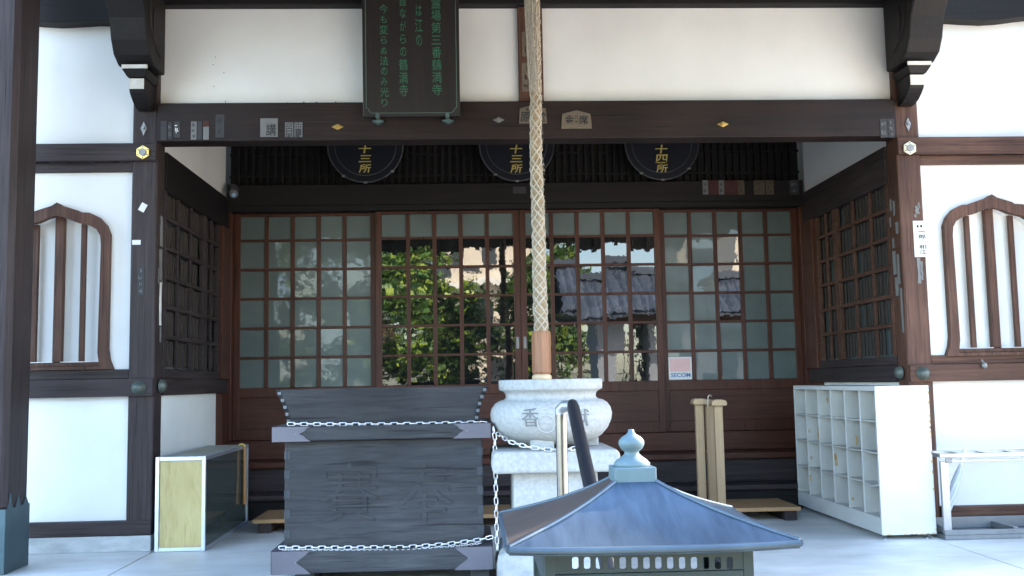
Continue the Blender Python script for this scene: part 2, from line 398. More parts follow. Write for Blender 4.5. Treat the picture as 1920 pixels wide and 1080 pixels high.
    MB().hexa([(bc-.055, -.225, 2.996), (bc+.055, -.225, 2.996), (bc+.055, -.01, 2.996), (bc-.055, -.01, 2.996)], [(bc-.08, -.255, 3.04), (bc+.08, -.255, 3.04), (bc+.08, -.01, 3.04), (bc-.08, -.01, 3.04)]).build('bearing_block', W_BLACKZ, br, .003)
    box('white_edge_strip', WHITEBLOCK, br, bc-.08, bc+.08, -.258, -.245, 3.041, 3.066, .002)
    shr = [(0, 3.07), (-.22, 3.068), (-.31, 3.11), (-.36, 3.19), (-.40, 3.32), (-.55, 3.50), (-.9, 3.70), (-1.4, 3.78), (-2.0, 3.72), (-2.0, 3.98), (-1.4, 4.02), (-.8, 3.95), (-.35, 3.75), (0, 3.55)]
    MB().prism(shr, bc-.115, bc+.115, 'yz').build('curved_porch_beam', W_BLACKZ, hall, .012)
    for q in range(2):
        cx_ = bc-sgn*.118
        pth = [(cx_, -.10-.16*math.sin(a)-.08*q, 3.36-.2*math.cos(a)+.05*q) for a in [i*.22 for i in range(10)]]
        MB().tube(pth, .006, 6).build('carved_line', W_DARK['y'], br)
    # side wall of the recess
    xi, xo = sgn*PI, sgn*(PI+.08)
    def sb(name, m, y0, y1, z0, z1, dep=0., bev=.004, par=hall, x_in=None):
        a = xi-sgn*dep; b_ = xo if x_in is None else x_in
        return box(name, m, par, min(a, b_), max(a, b_), y0, y1, z0, z1, bev)
    sb('plaster_panel', PLASTER, .166, 1.90, 2.60, 3.3, -.02, 0)
    sb('plaster_panel', PLASTER, .166, 1.64, .2, .972, -.02, 0)
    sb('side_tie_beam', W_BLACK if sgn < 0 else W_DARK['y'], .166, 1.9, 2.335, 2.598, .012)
    sb('side_sill', W_DARK['y'], .166, 1.638, 1.086, 1.146, .01)
    sb('side_tie_beam', W_DARK['y'], .166, 1.9, .973, 1.085, .014)
    sb('base_beam', W_DARK['y'], .166, 1.638, .001, .199, .006)
    cp = sb('corner_post', W_RED['z'], 1.64, 1.90, 1.086, 2.334, .03)
    sb('corner_post', W_RED['z'], 1.64, 1.90, .001, .972, .03)
    lt = MB()
    def lb(y0, y1, z0, z1, d0, d1): lt.box(*sorted((xi-sgn*d0, xi+sgn*d1)), y0, y1, z0, z1)
    for y0, y1 in ((.17, .215), (1.145, 1.195), (1.197, 1.235), (1.59, 1.637)): lb(y0, y1, 1.147, 2.334, .004, .03)
    for y in (.50, .83): lb(y-.014, y+.014, 1.147, 2.334, .001, .02)
    for y in (1.40,): lb(y-.012, y+.012, 1.147, 2.334, .001, .02)
    for z in (1.36, 1.56, 1.76, 1.96, 2.16): lb(.216, 1.589, z-.014, z+.014, .003, .022)
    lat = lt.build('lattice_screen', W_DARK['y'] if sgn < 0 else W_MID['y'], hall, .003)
    box('screen_pane', SIDEGLASS, lat, *sorted((xi+sgn*.048, xi+sgn*.056)), .17, 1.637, 1.147, 2.334, 0)
    sm_ = MB(); yy = .235
    while yy < 1.58:
        for z in (1.16, 1.376, 1.576, 1.776, 1.976, 2.176):
            if random.random() < .95:
                w_ = rnd(.020, .028) if sgn < 0 else rnd(.013, .021); sm_.box(*sorted((xi+sgn*.026, xi+sgn*(.034+rnd(0, .004)))), yy, yy+w_, z+rnd(0, .006), z+(.168 if z > 1.2 else .184)-rnd(0, .012))
        yy += .062
    sm_.build('slats', SLATDIM, lat)

# middle bay above the entrance
lin = box('lintel_beam', wood('lintel timber', (.012, .008, .008), (.026, .015, .012), GX, big=.4), hall, -PI, PI, -.03, .13, 2.622, 2.879, .008)
for px, py, m in ((633, 238, GOLD), (935, 225, IRON), (1355, 233, GOLD)):
    p = at(px, py, -.03)
    MB().prism([(p.x-.04, p.z), (p.x, p.z+.02), (p.x+.04, p.z), (p.x, p.z-.02)], -.036, -.029).disc_y(p.x, p.z, .014, -.046, -.035, 16).build('diamond_plate', m, lin, .002)
box('plaster_panel', PLASTER, hall, -PI, -.084, .045, .12, 2.880, 3.542, 0)
box('plaster_panel', PLASTER, hall, .084, PI, .045, .12, 2.880, 3.542, 0)
box('strut', W_MID['z'], hall, -.083, .083, .01, .12, 2.880, 3.542, .006)
box('head_beam', W_BLACK, hall, -PI, PI, -.03, .13, 3.543, 3.86, .008)
# mould specks along the foot of the left panel
sp = MB()
for k in range(70):
    x = rnd(-1.95, -1.3); s_ = rnd(.002, .007); z = 2.881+abs(random.gauss(0, .008)); sp.box(x, x+s_*rnd(1, 3), .0425, .0452, z, z+s_)
sp.box(-2.037, -2.034, .0425, .0452, 2.885, 2.915)
for px, py in ((403, 108), (399, 122), (400, 163), (419, 137)):
    p = at(px, py, .045); sp.box(p.x, p.x+.006, .0425, .0452, p.z, p.z+.005)
sp.build('mould_specks', mat('mould', (.10, .09, .05), (.16, .14, .08), .9), hall)

# back wall of the recess: transom, head rail, four sliding doors, threshold, steps
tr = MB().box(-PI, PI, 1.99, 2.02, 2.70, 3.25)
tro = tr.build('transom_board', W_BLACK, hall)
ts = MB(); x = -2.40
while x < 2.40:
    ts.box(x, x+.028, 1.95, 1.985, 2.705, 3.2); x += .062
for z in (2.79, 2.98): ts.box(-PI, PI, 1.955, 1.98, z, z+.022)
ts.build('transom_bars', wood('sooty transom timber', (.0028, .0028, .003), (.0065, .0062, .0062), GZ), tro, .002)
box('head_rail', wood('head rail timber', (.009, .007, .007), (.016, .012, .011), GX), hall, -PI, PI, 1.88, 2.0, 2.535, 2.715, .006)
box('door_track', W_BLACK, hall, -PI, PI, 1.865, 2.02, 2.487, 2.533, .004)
box('recess_ceiling', W_DARK['x'], hall, -PI, PI, .131, 2.0, 3.26, 3.30, 0)
box('corner_jamb', W_RED['z'], hall, -PI, -2.425, 1.901, 2.05, .45, 2.486, .004)
box('corner_jamb', W_RED['z'], hall, 2.425, PI, 1.901, 2.05, .45, 2.486, .004)
rows = [2.475, 2.263, 2.016, 1.768, 1.520, 1.272, 1.024]     # bar centres between are derived
doors = [(-2.424, -1.222, 1.985, 'f'), (-1.226, -.0015, 1.93, 'c'), (.0015, 1.212, 1.93, 'c'), (1.208, 2.424, 1.985, 'r')]
dl = ['frosted door, leftmost', 'clear glazed door left of the middle', 'clear glazed door right of the middle', 'frosted door, rightmost']
for i, (a, b, y, typ) in enumerate(doors):
    fr = MB(); sw = .052
    ga, gb = a+sw, b-sw
    fr.box(a, a+sw, y, y+.042, .575, 2.486); fr.box(b-sw, b, y, y+.042, .575, 2.486)
    fr.box(ga, gb, y+.002, y+.04, 2.462, 2.486); fr.box(ga, gb, y+.002, y+.04, .925, 1.008); fr.box(ga, gb, y+.002, y+.04, .575, .665)
    pw = (gb-ga)/5
    for k in range(1, 5): fr.box(ga+k*pw-.017, ga+k*pw+.017, y+.006, y+.034, 1.009, 2.461)
    zr = [2.255-.2493*k for k in range(5)]
    for z in zr: fr.box(ga, gb, y+.004, y+.036, z-.011, z+.011)
    d = fr.build('sliding_door', W_RED['z'], hall, .003, label=dl[i])
    box('door_panel', wood('door board', (.05, .018, .011), (.085, .032, .02), GX, rough=.45), d, ga, gb, y+.018, y+.03, .666, .924, 0)
    edges = [2.461]+zr+[1.009]
    fz = MB(); cz = MB()
    for r_ in range(6):
        z1, z0 = edges[r_], edges[r_+1]
        for k in range(5):
            clear = (typ == 'c' and r_ > 0) or (typ == 'r' and k == 2 and 0 < r_ < 4) or (typ == 'f' and k == 1 and r_ in (1, 2) and False)
            mbp = cz if clear else fz
            X0, X1 = ga+k*pw, ga+(k+1)*pw
            q_ = .0012 if clear else .004; t1, t2 = rnd(-q_, q_), rnd(-q_, q_)
            yy = y+.019
            mbp.add([(X0, yy+t1, z0), (X1, yy+t2, z0), (X1, yy-t1, z1), (X0, yy-t2, z1), (X0, yy+.004, z0), (X1, yy+.004, z0), (X1, yy+.004, z1), (X0, yy+.004, z1)],
                    [(0, 1, 2, 3), (7, 6, 5, 4), (0, 4, 5, 1), (1, 5, 6, 2), (2, 6, 7, 3), (3, 7, 4, 0)])
    if fz.v: fz.build('frosted_panes', FROST, d)
    if cz.v: cz.build('clear_panes', CLEARGLASS, d)
    if i in (1, 2):
        hx_ = b-.03 if i == 1 else a+.03
        MB().box(hx_-.012, hx_+.012, y-.004, y-.0005, 1.30, 1.40).build('door_pull', IRON, d, .002)
box('inner_wall', W_BLACK, hall, -PI, PI, 2.06, 2.1, .4, 3.3, 0)
box('threshold', W_RED['x'], hall, -PI, PI, 1.86, 2.06, .42, .574, .006)
hs = MB().box(-2.42, 2.42, 1.56, 1.859, .37, .418)
hs.build('hall_step', W_RED['x'], hall, .006)
box('step_riser', W_DARK['x'], hall, -2.42, 2.42, 1.60, 1.859, .19, .369, .002)
box('hall_step', W_DARK['x'], hall, -2.42, 2.42, 1.28, 1.599, .15, .189, .006)
box('step_riser', W_BLACK, hall, -2.42, 2.42, 1.32, 1.599, .001, .149, .002)

# the body of the hall and its roofs
box('hall_wall', PLASTER, hall, -8, 5.9, 2.2, 11.5, 0, 4.4, 0)
for sgn in (-1, 1): box('hall_wall', PLASTER, hall, *((-8, -5.5) if sgn < 0 else (5.5, 5.9)), .0, 2.199, 0, 4.4, 0)
box('upper_wall', W_BLACK, hall, -8, 5.9, .14, 2.19, 3.9, 4.4, 0)
EV = 4.6
rf = MB()
rf.add([(-9, -.95, EV), (6.3, -.95, EV), (6.3, 6, 8.6), (-9, 6, 8.6), (-9, 13, EV), (6.3, 13, EV),
        (-9, -.95, EV+.25), (6.3, -.95, EV+.25), (6.3, 6, 8.95), (-9, 6, 8.95), (-9, 13, EV+.25), (6.3, 13, EV+.25)],
       [(0, 1, 2, 3), (3, 2, 5, 4), (6, 7, 8, 9), (9, 8, 11, 10), (0, 1, 7, 6), (4, 5, 11, 10), (0, 3, 9, 6), (3, 4, 10, 9), (1, 2, 8, 7), (2, 5, 11, 8)])
rf.build('roof', TILE, hall)
gb_ = MB()
for sgn in (-1, 1): gb_.prism([(-1.0, 4.39), (13, 4.39), (6, 8.5)], (-8 if sgn < 0 else 5.9)-.05, (-8 if sgn < 0 else 5.9)+.05, 'yz')
gb_.build('gable_wall', PLASTER, hall)
KX = 2.85
pr = MB()
pr.hexa([(-KX, -3.1, 2.82), (KX, -3.1, 2.82), (KX, .0, 4.25), (-KX, .0, 4.25)], [(-KX, -3.1, 3.0), (KX, -3.1, 3.0), (KX, .0, 4.45), (-KX, .0, 4.45)])
pr.build('porch_roof', W_BLACK, hall, .01)
pb = MB()
for k in range(28):
    x = -KX+.05+k*(2*KX-.1)/27; pb.hexa([(x-.03, -3.0, 2.77), (x+.03, -3.0, 2.77), (x+.03, -.02, 4.15), (x-.03, -.02, 4.15)], [(x-.03, -3.0, 2.855), (x+.03, -3.0, 2.855), (x+.03, -.02, 4.235), (x-.03, -.02, 4.235)])
pb.build('porch_rafters', W_DARK['y'], hall)
for sgn in (-1, 1):
    x0, x1 = (-3.34, -3.05) if sgn < 0 else (3.55, 3.84)
    pp = box('porch_pillar', W_DARK['z'] if sgn < 0 else W_MID['z'], hall, x0, x1, -.715, -.415, .34, 4.3, .03, seg=1)
    slv = MB().box(x0-.006, x1+.006, -.721, -.409, .001, .36)
    for k in range(3): slv.prism([(-.70+.1*k, .355), (-.62+.1*k, .355), (-.645+.1*k, .39), (-.66+.1*k, .45-.02*k), (-.675+.1*k, .39)], x1+.0005, x1+.006, 'yz')
    slv.build('copper_sleeve', SLEEVE, pp, .03, seg=1)
    if sgn < 0:
        MB().box(-3.3, -3.1, -.7212, -.7205, .02, .33).build('sleeve_seam', GREENCU, pp)

# ------------------------------------------------------------------ signs hung on the front
p0 = at(680, 0, -.12); pB = at(862, 218, -.10)
X0, X1, ZB, ZT = -1.112, -.478, 2.762, 4.15
plq = thing('hanging_plaque', ((X0+X1)/2, -.1, ZB), 'tall dark board with columns of green characters hung over the lintel', 'plaque')
def tilt(y, z): return -.075-(z-ZB)*.06+y
def slab(mb, pts, y0, y1):
    n = len(pts); vs = [(x, tilt(y0, z), z) for x, z in pts]+[(x, tilt(y1, z), z) for x, z in pts]
    return mb.add(vs, [list(range(n))[::-1], list(range(n, 2*n))]+[(i, (i+1) % n, n+(i+1) % n, n+i) for i in range(n)])
slab(MB(), [(X0, ZB), (X1, ZB), (X1, ZT), (X0, ZT)], -.02, .02).build('board', PLAQUE, plq, .004)
e = .022; cn = .035
lp = [(X0+e, ZT-e), (X0+e, ZB+e+cn), (X0+e+cn*.35, ZB+e+cn*.8), (X0+e+cn*.6, ZB+e+cn*.3), (X0+e+cn, ZB+e), (X1-e-cn, ZB+e), (X1-e-cn*.6, ZB+e+cn*.3), (X1-e-cn*.35, ZB+e+cn*.8), (X1-e, ZB+e+cn), (X1-e, ZT-e)]
MB().tube([(x, tilt(-.021, z), z) for x, z in lp], .0028, 6).build('border_line', mat('green border', (.06, .11, .09), (.08, .14, .11), .6), plq)
tx = MB(); mp_ = lambda p: (p[0], tilt(-.0205+p[1], p[2]), p[2])
def col(chars, px, ya, yb, w):
    """column of characters between two picture heights"""
    a = at(px, ya, -.13); b = at(px, yb, -.10)
    vtext(tx, chars, (a.x+b.x)/2, a.z, (a.z-b.z)/len(chars), w, 0, -.003, mapf=mp_)
col('新西國霊場第三番鶴満寺', 818, -72, 180, .062)
col('みほとけには江の', 785, -130, 92, .052)
col('昔ながらの鶴満寺', 756, -10, 182, .055)
col('今も変らぬ法のみ光り', 720, 8, 202, .055)
tx.build('lettering', GREENINK, plq)
for px in (708, 839):
    p = at(px, 218, -.09); hk = MB(); hk.box(p.x-.012, p.x+.012, -.105, -.04, ZB-.012, ZB+.02)
    hk.prism([(p.x-.04, ZB-.022), (p.x, ZB-.013), (p.x+.04, ZB-.022), (p.x, ZB-.042)], -.075, -.031)
    hk.build('support_hook', GREENCU, plq, .002)

for px, chars, lab in ((685, '西國三十三所', 'round dark sign with gold characters, leftmost, under the hanging plaque'),
                       (969, '坂東三十三所', 'round dark sign with gold characters, partly behind the bell rope'),
                       (1242, '秩父三十四所', 'round dark sign with gold characters, rightmost, under bare lintel')):
    cz_ = 3.012; p = at(px, 300, 1.72); cx = p.x
    rs_ = thing('round_sign', (cx, 1.75, cz_), lab, 'sign', 'round signs over the doors')
    MB().disc_y(cx, cz_, .312, 1.73, 1.77, 64).build('disc', NAVY, rs_, .004)
    for nm, R, r_ in (('rim', .313, .0065), ('inner_ring', .255, .0035)):
        MB().tube([(cx+R*math.cos(2*math.pi*k/72), 1.727, cz_+R*math.sin(2*math.pi*k/72)) for k in range(72)], r_, 8, closed=True).build(nm, mat('dull pewter', (.06, .06, .063), (.10, .10, .103), .45, metal=.4), rs_)
    cl = MB()
    for an in (235, 270, 315): cl.box(cx+.316*math.cos(rad(an))-.014, cx+.316*math.cos(rad(an))+.014, 1.715, 1.735, cz_+.316*math.sin(rad(an))-.008, cz_+.316*math.sin(rad(an))+.008)
    cl.build('clips', IRON, rs_, .002)
    t_ = MB(); zb_ = at(px, 325, 1.73).z
    vtext(t_, chars, cx-.004, zb_+.083*6, .083, .105, 1.7295, 1.7265, offset=.012, shear=.12)
    t_.build('lettering', GOLDINK, rs_)
    MB().box(cx-.01, cx+.01, 1.771, 1.95, cz_+.1, cz_+.12).build('hanger', IRON, rs_)

# ------------------------------------------------------------------ votive slips and tablets
def slip(px0, px1, py0, py1, Y, m, label, strokes=0, mk=None, grp='votive slips on the beams', name='votive_slip', cat='paper slip', tilt_=0.):
    a = at(px0, py1, Y); b = at(px1, py0, Y)
    o_ = (( a.x+b.x)/2, Y, a.z)
    cx, cz = (a.x+b.x)/2, (a.z+b.z)/2
    def rot(x, z):
        c, s = math.cos(tilt_), math.sin(tilt_); return (cx+(x-cx)*c-(z-cz)*s, cz+(x-cx)*s+(z-cz)*c)
    mb = MB().prism([rot(a.x, a.z), rot(b.x, a.z), rot(b.x, b.z), rot(a.x, b.z)], Y-.0035, Y-.001)
    o = mb.build(name, m, None, label=label, category=cat, group=grp, origin=o_)
    if strokes:
        sb_ = MB(); n = strokes; w = b.x-a.x; h = b.z-a.z
        for k in range(n):
            zc = b.z-h*(k+.6)/(n+.2); hh = h/(n+.2)*.34
            for q in range(5):
                z = zc+hh*rnd(-.9, .8); u0 = rnd(-.38, .1); u1 = u0+rnd(.12, .4)
                if q % 2: sb_.box(cx+w*u0, cx+w*min(u1, .4), Y-.0052, Y-.0037, z, z+hh*.2)
                else: sb_.box(cx+w*u0, cx+w*(u0+.09), Y-.0052, Y-.0037, zc-hh*rnd(.2, .9), zc+hh*rnd(.2, .9))
        sb_.build('ink_marks', mk or INKDARK, o)
    return o
YB = -.03
slip(301, 313, 227, 263, YB, PAPERDIM, 'faded dark paper slip on the lintel, leftmost against the pillar')
slip(315, 323, 229, 261, YB, PAPERDIM, 'narrow dark slip with pale flecks, second on the lintel from the left', 2, PAPERGREY)
slip(326, 338, 228, 258, YB, PAPERDIM, 'slip on the lintel torn down to white shreds', 1, PAPER)
slip(358, 369, 228, 262, YB, PAPERGREY, 'palest grey slip of the three side by side on the lintel', 3, PAPERDIM)
slip(370, 379, 228, 262, YB, PAPERDIM, 'darkest slip, middle of the three side by side on the lintel')
rs2 = slip(381, 392, 227, 262, YB, PAPERGREY, 'grey slip with a pink red top on the lintel', 0)
a = at(381, 238, YB); b = at(392, 227, YB); MB().box(a.x, b.x, YB-.005, YB-.0037, a.z, b.z).build('red_top', PAPERRED, rs2)
slip(404, 421, 215, 258, YB, PAPERDIM, 'large faded slip in two pieces on the lintel, right of the pink topped slip', 2, PAPERDIM)
sq = slip(488, 521, 222, 257, YB, PAPERGREY, 'square grey slip with dark characters on the lintel, left of the diamond plate', 0, name='votive_slip')
a = at(499, 255, YB); b = at(518, 232, YB)
m_ = MB(); text_into(m_, '講', a.x, b.x, a.z, b.z, YB-.0037, YB-.005, offset=.01); m_.build('ink_marks', INK, sq)
ol = slip(534, 568, 229, 258, YB, PAPERDIM, 'dark slip with pale outlined characters, just left of the diamond plate')
a = at(535, 257, YB); b = at(567, 230, YB); m_ = MB(); text_into(m_, '開門', a.x, b.x, a.z, b.z, YB-.0037, YB-.005); m_.build('ink_marks', PAPERGREY, ol)
slip(1651, 1664, 223, 258, YB, PAPERDIM, 'dark slip at the right end of the lintel, the left of a pair', 2, PAPERGREY)
slip(1665, 1676, 223, 258, YB, PAPERDIM, 'greyish speckled slip at the right end of the lintel, touching the pillar', 3, PAPERGREY)
def ema(px0, px1, py0, py1, marks, label):
    a = at(px0, py1, YB); b = at(px1, py0, YB); w = b.x-a.x; h = b.z-a.z
    o = MB().prism([(a.x, a.z), (b.x, a.z), (b.x-w*.04, b.z-h*.2), ((a.x+b.x)/2, b.z), (a.x+w*.04, b.z-h*.2)], YB-.009, YB-.0008).build('votive_tablet', EMA, None, .001, label=label, category='wooden tablet', group='wooden tablets on the lintel', origin=((a.x+b.x)/2, YB, a.z))
    m = MB()
    for ch, u0, u1, v0, v1 in marks: text_into(m, ch, a.x+w*u0, a.x+w*u1, a.z+h*v0, a.z+h*v1, YB-.0092, YB-.0105, offset=.015)
    m.build('lettering', INK, o)
ema(973, 1025, 197, 232, [('原', .05, .44, .08, .62), ('堂', .58, .95, .08, .62), ('奉', .25, .36, .66, .82), ('納', .38, .49, .68, .84)], 'wooden house shaped tablet with bold black characters behind the rope')
ema(1052, 1109, 207, 242, [('金', .13, .42, .24, .74), ('席', .58, .88, .22, .72), ('八', .45, .55, .5, .74), ('一', .45, .55, .36, .40)], 'wooden house shaped tablet with two dark characters right of the rope')
slip(979, 996, 118, 172, .01, EMA, 'brown slip with framed characters on the strut left of the rope', 3, INKDARK, cat='paper slip')
slip(979, 994, 60, 106, .01, PAPERTAN if False else EMA, 'dull upper slip on the strut behind the cord loops', 2, INKDARK)
YH = 1.88
slip(962, 986, 350, 363, YH, PAPERDIM, 'small wide slip on the head rail behind the bell rope', 0)
for (p0_, p1_, m, lab, n) in ((1318, 1327, PAPERGREY, 'pale slip on the head rail, first of the red and tan row', 2), (1329, 1347, PAPERRED, 'broad red slip on the head rail next to the pale first slip', 0),
                              (1348, 1357, PAPERGREY, 'white lettered slip between two red slips on the head rail', 2), (1358, 1383, PAPERRED, 'red slip with dark marks on the head rail, left of a tan slip', 2),
                              (1384, 1395, PAPERTAN, 'brightest tan slip on the head rail beside the red slip', 2), (1414, 1433, PAPERTAN, 'broad tan slip standing apart on the head rail', 2),
                              (1436, 1450, PAPERTAN, 'tan slip with cross mark, next to the broad tan slip', 3), (1481, 1497, PAPERDIM, 'grey slip with pale outlines, rightmost on the head rail', 2)):
    slip(p0_, p1_, 338, 365, YH, m, lab, n, INKDARK if m is not PAPERDIM else PAPERGREY)
# papers on the pillar fronts
slip(262, 274, 381, 397, 0, PAPER, 'small white paper scrap stuck askew on the left pillar', tilt_=-.5, grp='papers on the pillars')
slip(248, 264, 450, 459, 0, PAPER, 'tiny white paper with dark spots on the left pillar', 0, grp='papers on the pillars')
slip(258, 271, 500, 553, 0, PAPERDIM, 'tall grey outlined slip on the left pillar', 4, PAPERGREY, grp='papers on the pillars')
ws = slip(1715, 1740, 414, 482, 0, PAPER, 'white name slip with bordered black characters on the right pillar', 0, grp='papers on the pillars')
a = at(1718, 480, 0); b = at(1737, 417, 0)
bm_ = MB(); f_ = .0035
bm_.box(a.x, b.x, -.0052, -.0037, a.z, a.z+f_*.6); bm_.box(a.x, b.x, -.0052, -.0037, b.z-f_*.6, b.z); bm_.box(a.x, a.x+f_*.6, -.0052, -.0037, a.z, b.z); bm_.box(b.x-f_*.6, b.x, -.0052, -.0037, a.z, b.z)
bm_.build('border_line', mat('violet border', (.30, .28, .42), (.34, .32, .46), .7), ws)
m_ = MB(); w_ = b.x-a.x
vtext(m_, '一郎・和江', (a.x+b.x)/2+.004, b.z-.045, (b.z-a.z-.055)/5, w_*.6, -.0037, -.0052, offset=.012)
m_.box(a.x+.012, a.x+.025, -.0052, -.0037, b.z-.034, b.z-.018); m_.box(a.x+.036, a.x+.05, -.0052, -.0037, b.z-.034, b.z-.018)
m_.build('lettering', INK, ws)
def shreds(pts, Y, m, label, par=None, name='torn_paper'):
    mb = MB()
    for px, py, w, h in pts:
        a = at(px, py, Y); k = 1/287
        n = 7; L_ = []; R_ = []
        for i in range(n):
            z = a.z-h*k*i/(n-1); L_.append((a.x-w*k*rnd(.25, .6), z)); R_.append((a.x+w*k*rnd(.25, .6), z))
        mb.prism(L_+R_[::-1], Y-.003, Y-.0006)
    a = at(pts[0][0], pts[0][1], Y)
    return mb.build(name, m, None, label=label, category='torn paper', group='papers on the pillars', origin=(a.x, Y, a.z))
shreds([(1722, 483, 8, 50), (1727, 490, 6, 36)], 0, PAPERGREY, 'torn grey paper strip below the white name slip')
shreds([(1719, 386, 8, 16), (1722, 380, 5, 10), (1716, 402, 4, 6)], 0, PAPERGREY, 'paper shreds above the white name slip')
def inner(sgn, items, label, m):
    """scraps on the inner face of a pillar: (depth into the recess, top height, width, height)"""
    mb = MB(); X = sgn*PI
    for y, z, w, h in items:
        n = 6; A = []; B = []
        for i in range(n):
            zz = z-h*i/(n-1); A.append((y-w*rnd(.35, .55), zz)); B.append((y+w*rnd(.35, .55), zz))
        mb.prism(A+B[::-1], *sorted((X-sgn*.003, X-sgn*.0006)), 'yz')
    return mb.build('torn_paper', m, None, label=label, category='torn paper', group='papers on the pillars', origin=(X, items[0][0], items[0][1]))
inner(-1, [(.10, 1.73, .045, .30)], 'long white paper strip hanging on the inner side of the left pillar', PAPER)
inner(-1, [(.10, 2.15, .06, .2), (.09, 1.93, .06, .22), (.11, 1.42, .03, .1), (.06, 1.8, .03, .1)], 'weathered paper shreds around the long white strip', PAPERGREY)
inner(1, [(.13, 2.22, .03, .08), (.08, 2.20, .03, .1), (.05, 2.05, .04, .08), (.15, 2.10, .02, .07), (.12, 1.95, .03, .07), (.12, 1.86, .05, .16), (.06, 1.83, .04, .2), (.1, 1.68, .05, .13), (.04, 1.6, .03, .3)], 'cluster of torn paper shreds on the inner side of the right pillar', PAPERGREY)

# security sticker on the right door
a = at(1254, 712, 1.99); b = at(1296, 669, 1.99); Y = 2.0
skz = (a.x, b.x, a.z, b.z)
Yk = 1.983
sk = MB().box(a.x, b.x, Yk-.003, Yk, a.z, b.z).build('security_sticker', PAPER, None, label='square white and pink security sticker at the foot of a glazed door', category='sticker', origin=((a.x+b.x)/2, Yk, a.z))
w = b.x-a.x; h = b.z-a.z
MB().box(a.x+w*.06, b.x-w*.06, Yk-.0042, Yk-.0031, a.z+h*.36, b.z-h*.06).build('pink_field', PINK, sk)
m_ = MB(); text_into(m_, 'SECOM', a.x+w*.09, b.x-w*.07, a.z+h*.11, a.z+h*.29, Yk-.0031, Yk-.0042, offset=.02); m_.build('lettering', BLUEINK, sk)

# security camera in the back left corner
p = at(437, 358, 1.78)
sc_ = thing('security_camera', (p.x, 1.8, p.z), 'small dark camera under the tie beam in the back left corner', 'camera')
MB().box(p.x-.05, p.x-.03, 1.79, 1.87, p.z, p.z+.06).tube([(p.x-.03, 1.83, p.z+.04), (p.x+.01, 1.8, p.z+.045)], .012, 10).build('mount', BLACKPL, sc_, .003)
MB().tube([(p.x-.015, 1.86, p.z+.05), (p.x+.005, 1.80, p.z+.01), (p.x+.02, 1.72, p.z-.04)], [.03, .038, .036], 16).build('housing', mat('grey camera shell', (.10, .10, .105), (.13, .13, .135), .3), sc_)
MB().tube([(p.x+.0205, 1.718, p.z-.042), (p.x+.022, 1.71, p.z-.047)], .018, 14).build('lens', LENS, sc_)

# ------------------------------------------------------------------ offering box
bx = thing('offering_box', (-.89, -.95, 0), 'dark weathered wooden offering box with flared hopper and carved front', 'offering box')
YF, YK = -1.25, -.62
box('body', W_GREY, bx, -1.40, -.378, YF, YK, .185, .735, .006)
for sgn, xe in ((-1, -1.40), (1, -.378)):
    j = MB()
    for k in range(5):
        z = .24+k*.1; x_ = xe if sgn < 0 else xe-.03; j.box(x_-.002*(sgn < 0), x_+.03+.002*(sgn > 0), YF-.003, YF+.05, z, z+.045)
    j.build('joint_tenon', wood('grey tenon', (.030, .034, .039), (.066, .070, .075), GZ), bx, .003)
def board(z0, z1, name):
    b_ = box(name, W_GREY, bx, -1.455, -.335, YF-.05, YK+.05, z0, z1, .006)
    zc = (z0+z1)/2; hh = (z1-z0)/2+.0025; yf = YF-.0535
    for sgn in (-1, 1):
        xe = -1.458 if sgn < 0 else -.332; L_ = .20
        xt = xe-sgn*L_
        prof = [(xe, zc+hh), (xt+sgn*.0, zc+hh), (xt+sgn*.025, zc+hh*.62), (xt+sgn*.035, zc+hh*.3), (xt+sgn*.06, zc), (xt+sgn*.035, zc-hh*.3), (xt+sgn*.025, zc-hh*.62), (xt, zc-hh), (xe, zc-hh)]
        if name == 'base_board': prof = [(xe, zc+hh), (xt+sgn*.0, zc+hh), (xt+sgn*.03, zc+hh*.55), (xt+sgn*.075, zc), (xt+sgn*.03, zc-hh*.55), (xt, zc-hh), (xe, zc-hh)]
        pl_ = MB().prism(prof, yf, yf+.003)
        pl_.box(*sorted((xe, xe-sgn*.0025)), yf, YK+.05, zc-hh, zc+hh)
        pl_.box(*sorted((xe, xt)), yf, YK+.05, zc+hh-.0022, zc+hh)
        pl_.build('corner_plate', ZINC, b_)
        MB().disc_y(xt+sgn*.075, zc, .004, yf-.003, yf+.001, 10).build('plate_rivet', IRON, b_)
board(.737, .810, 'cap_board'); board(.072, .184, 'base_board')
for x in (-1.35, -.45): box('foot', W_GREY, bx, x, x+.1, YF+.02, YK-.02, .0005, .071)
hp = MB(); N_ = 6
zs = [.811+(1.0-.811)*k/N_ for k in range(N_+1)]; ox = [.0+.058*(k/N_)**1.6 for k in range(N_+1)]
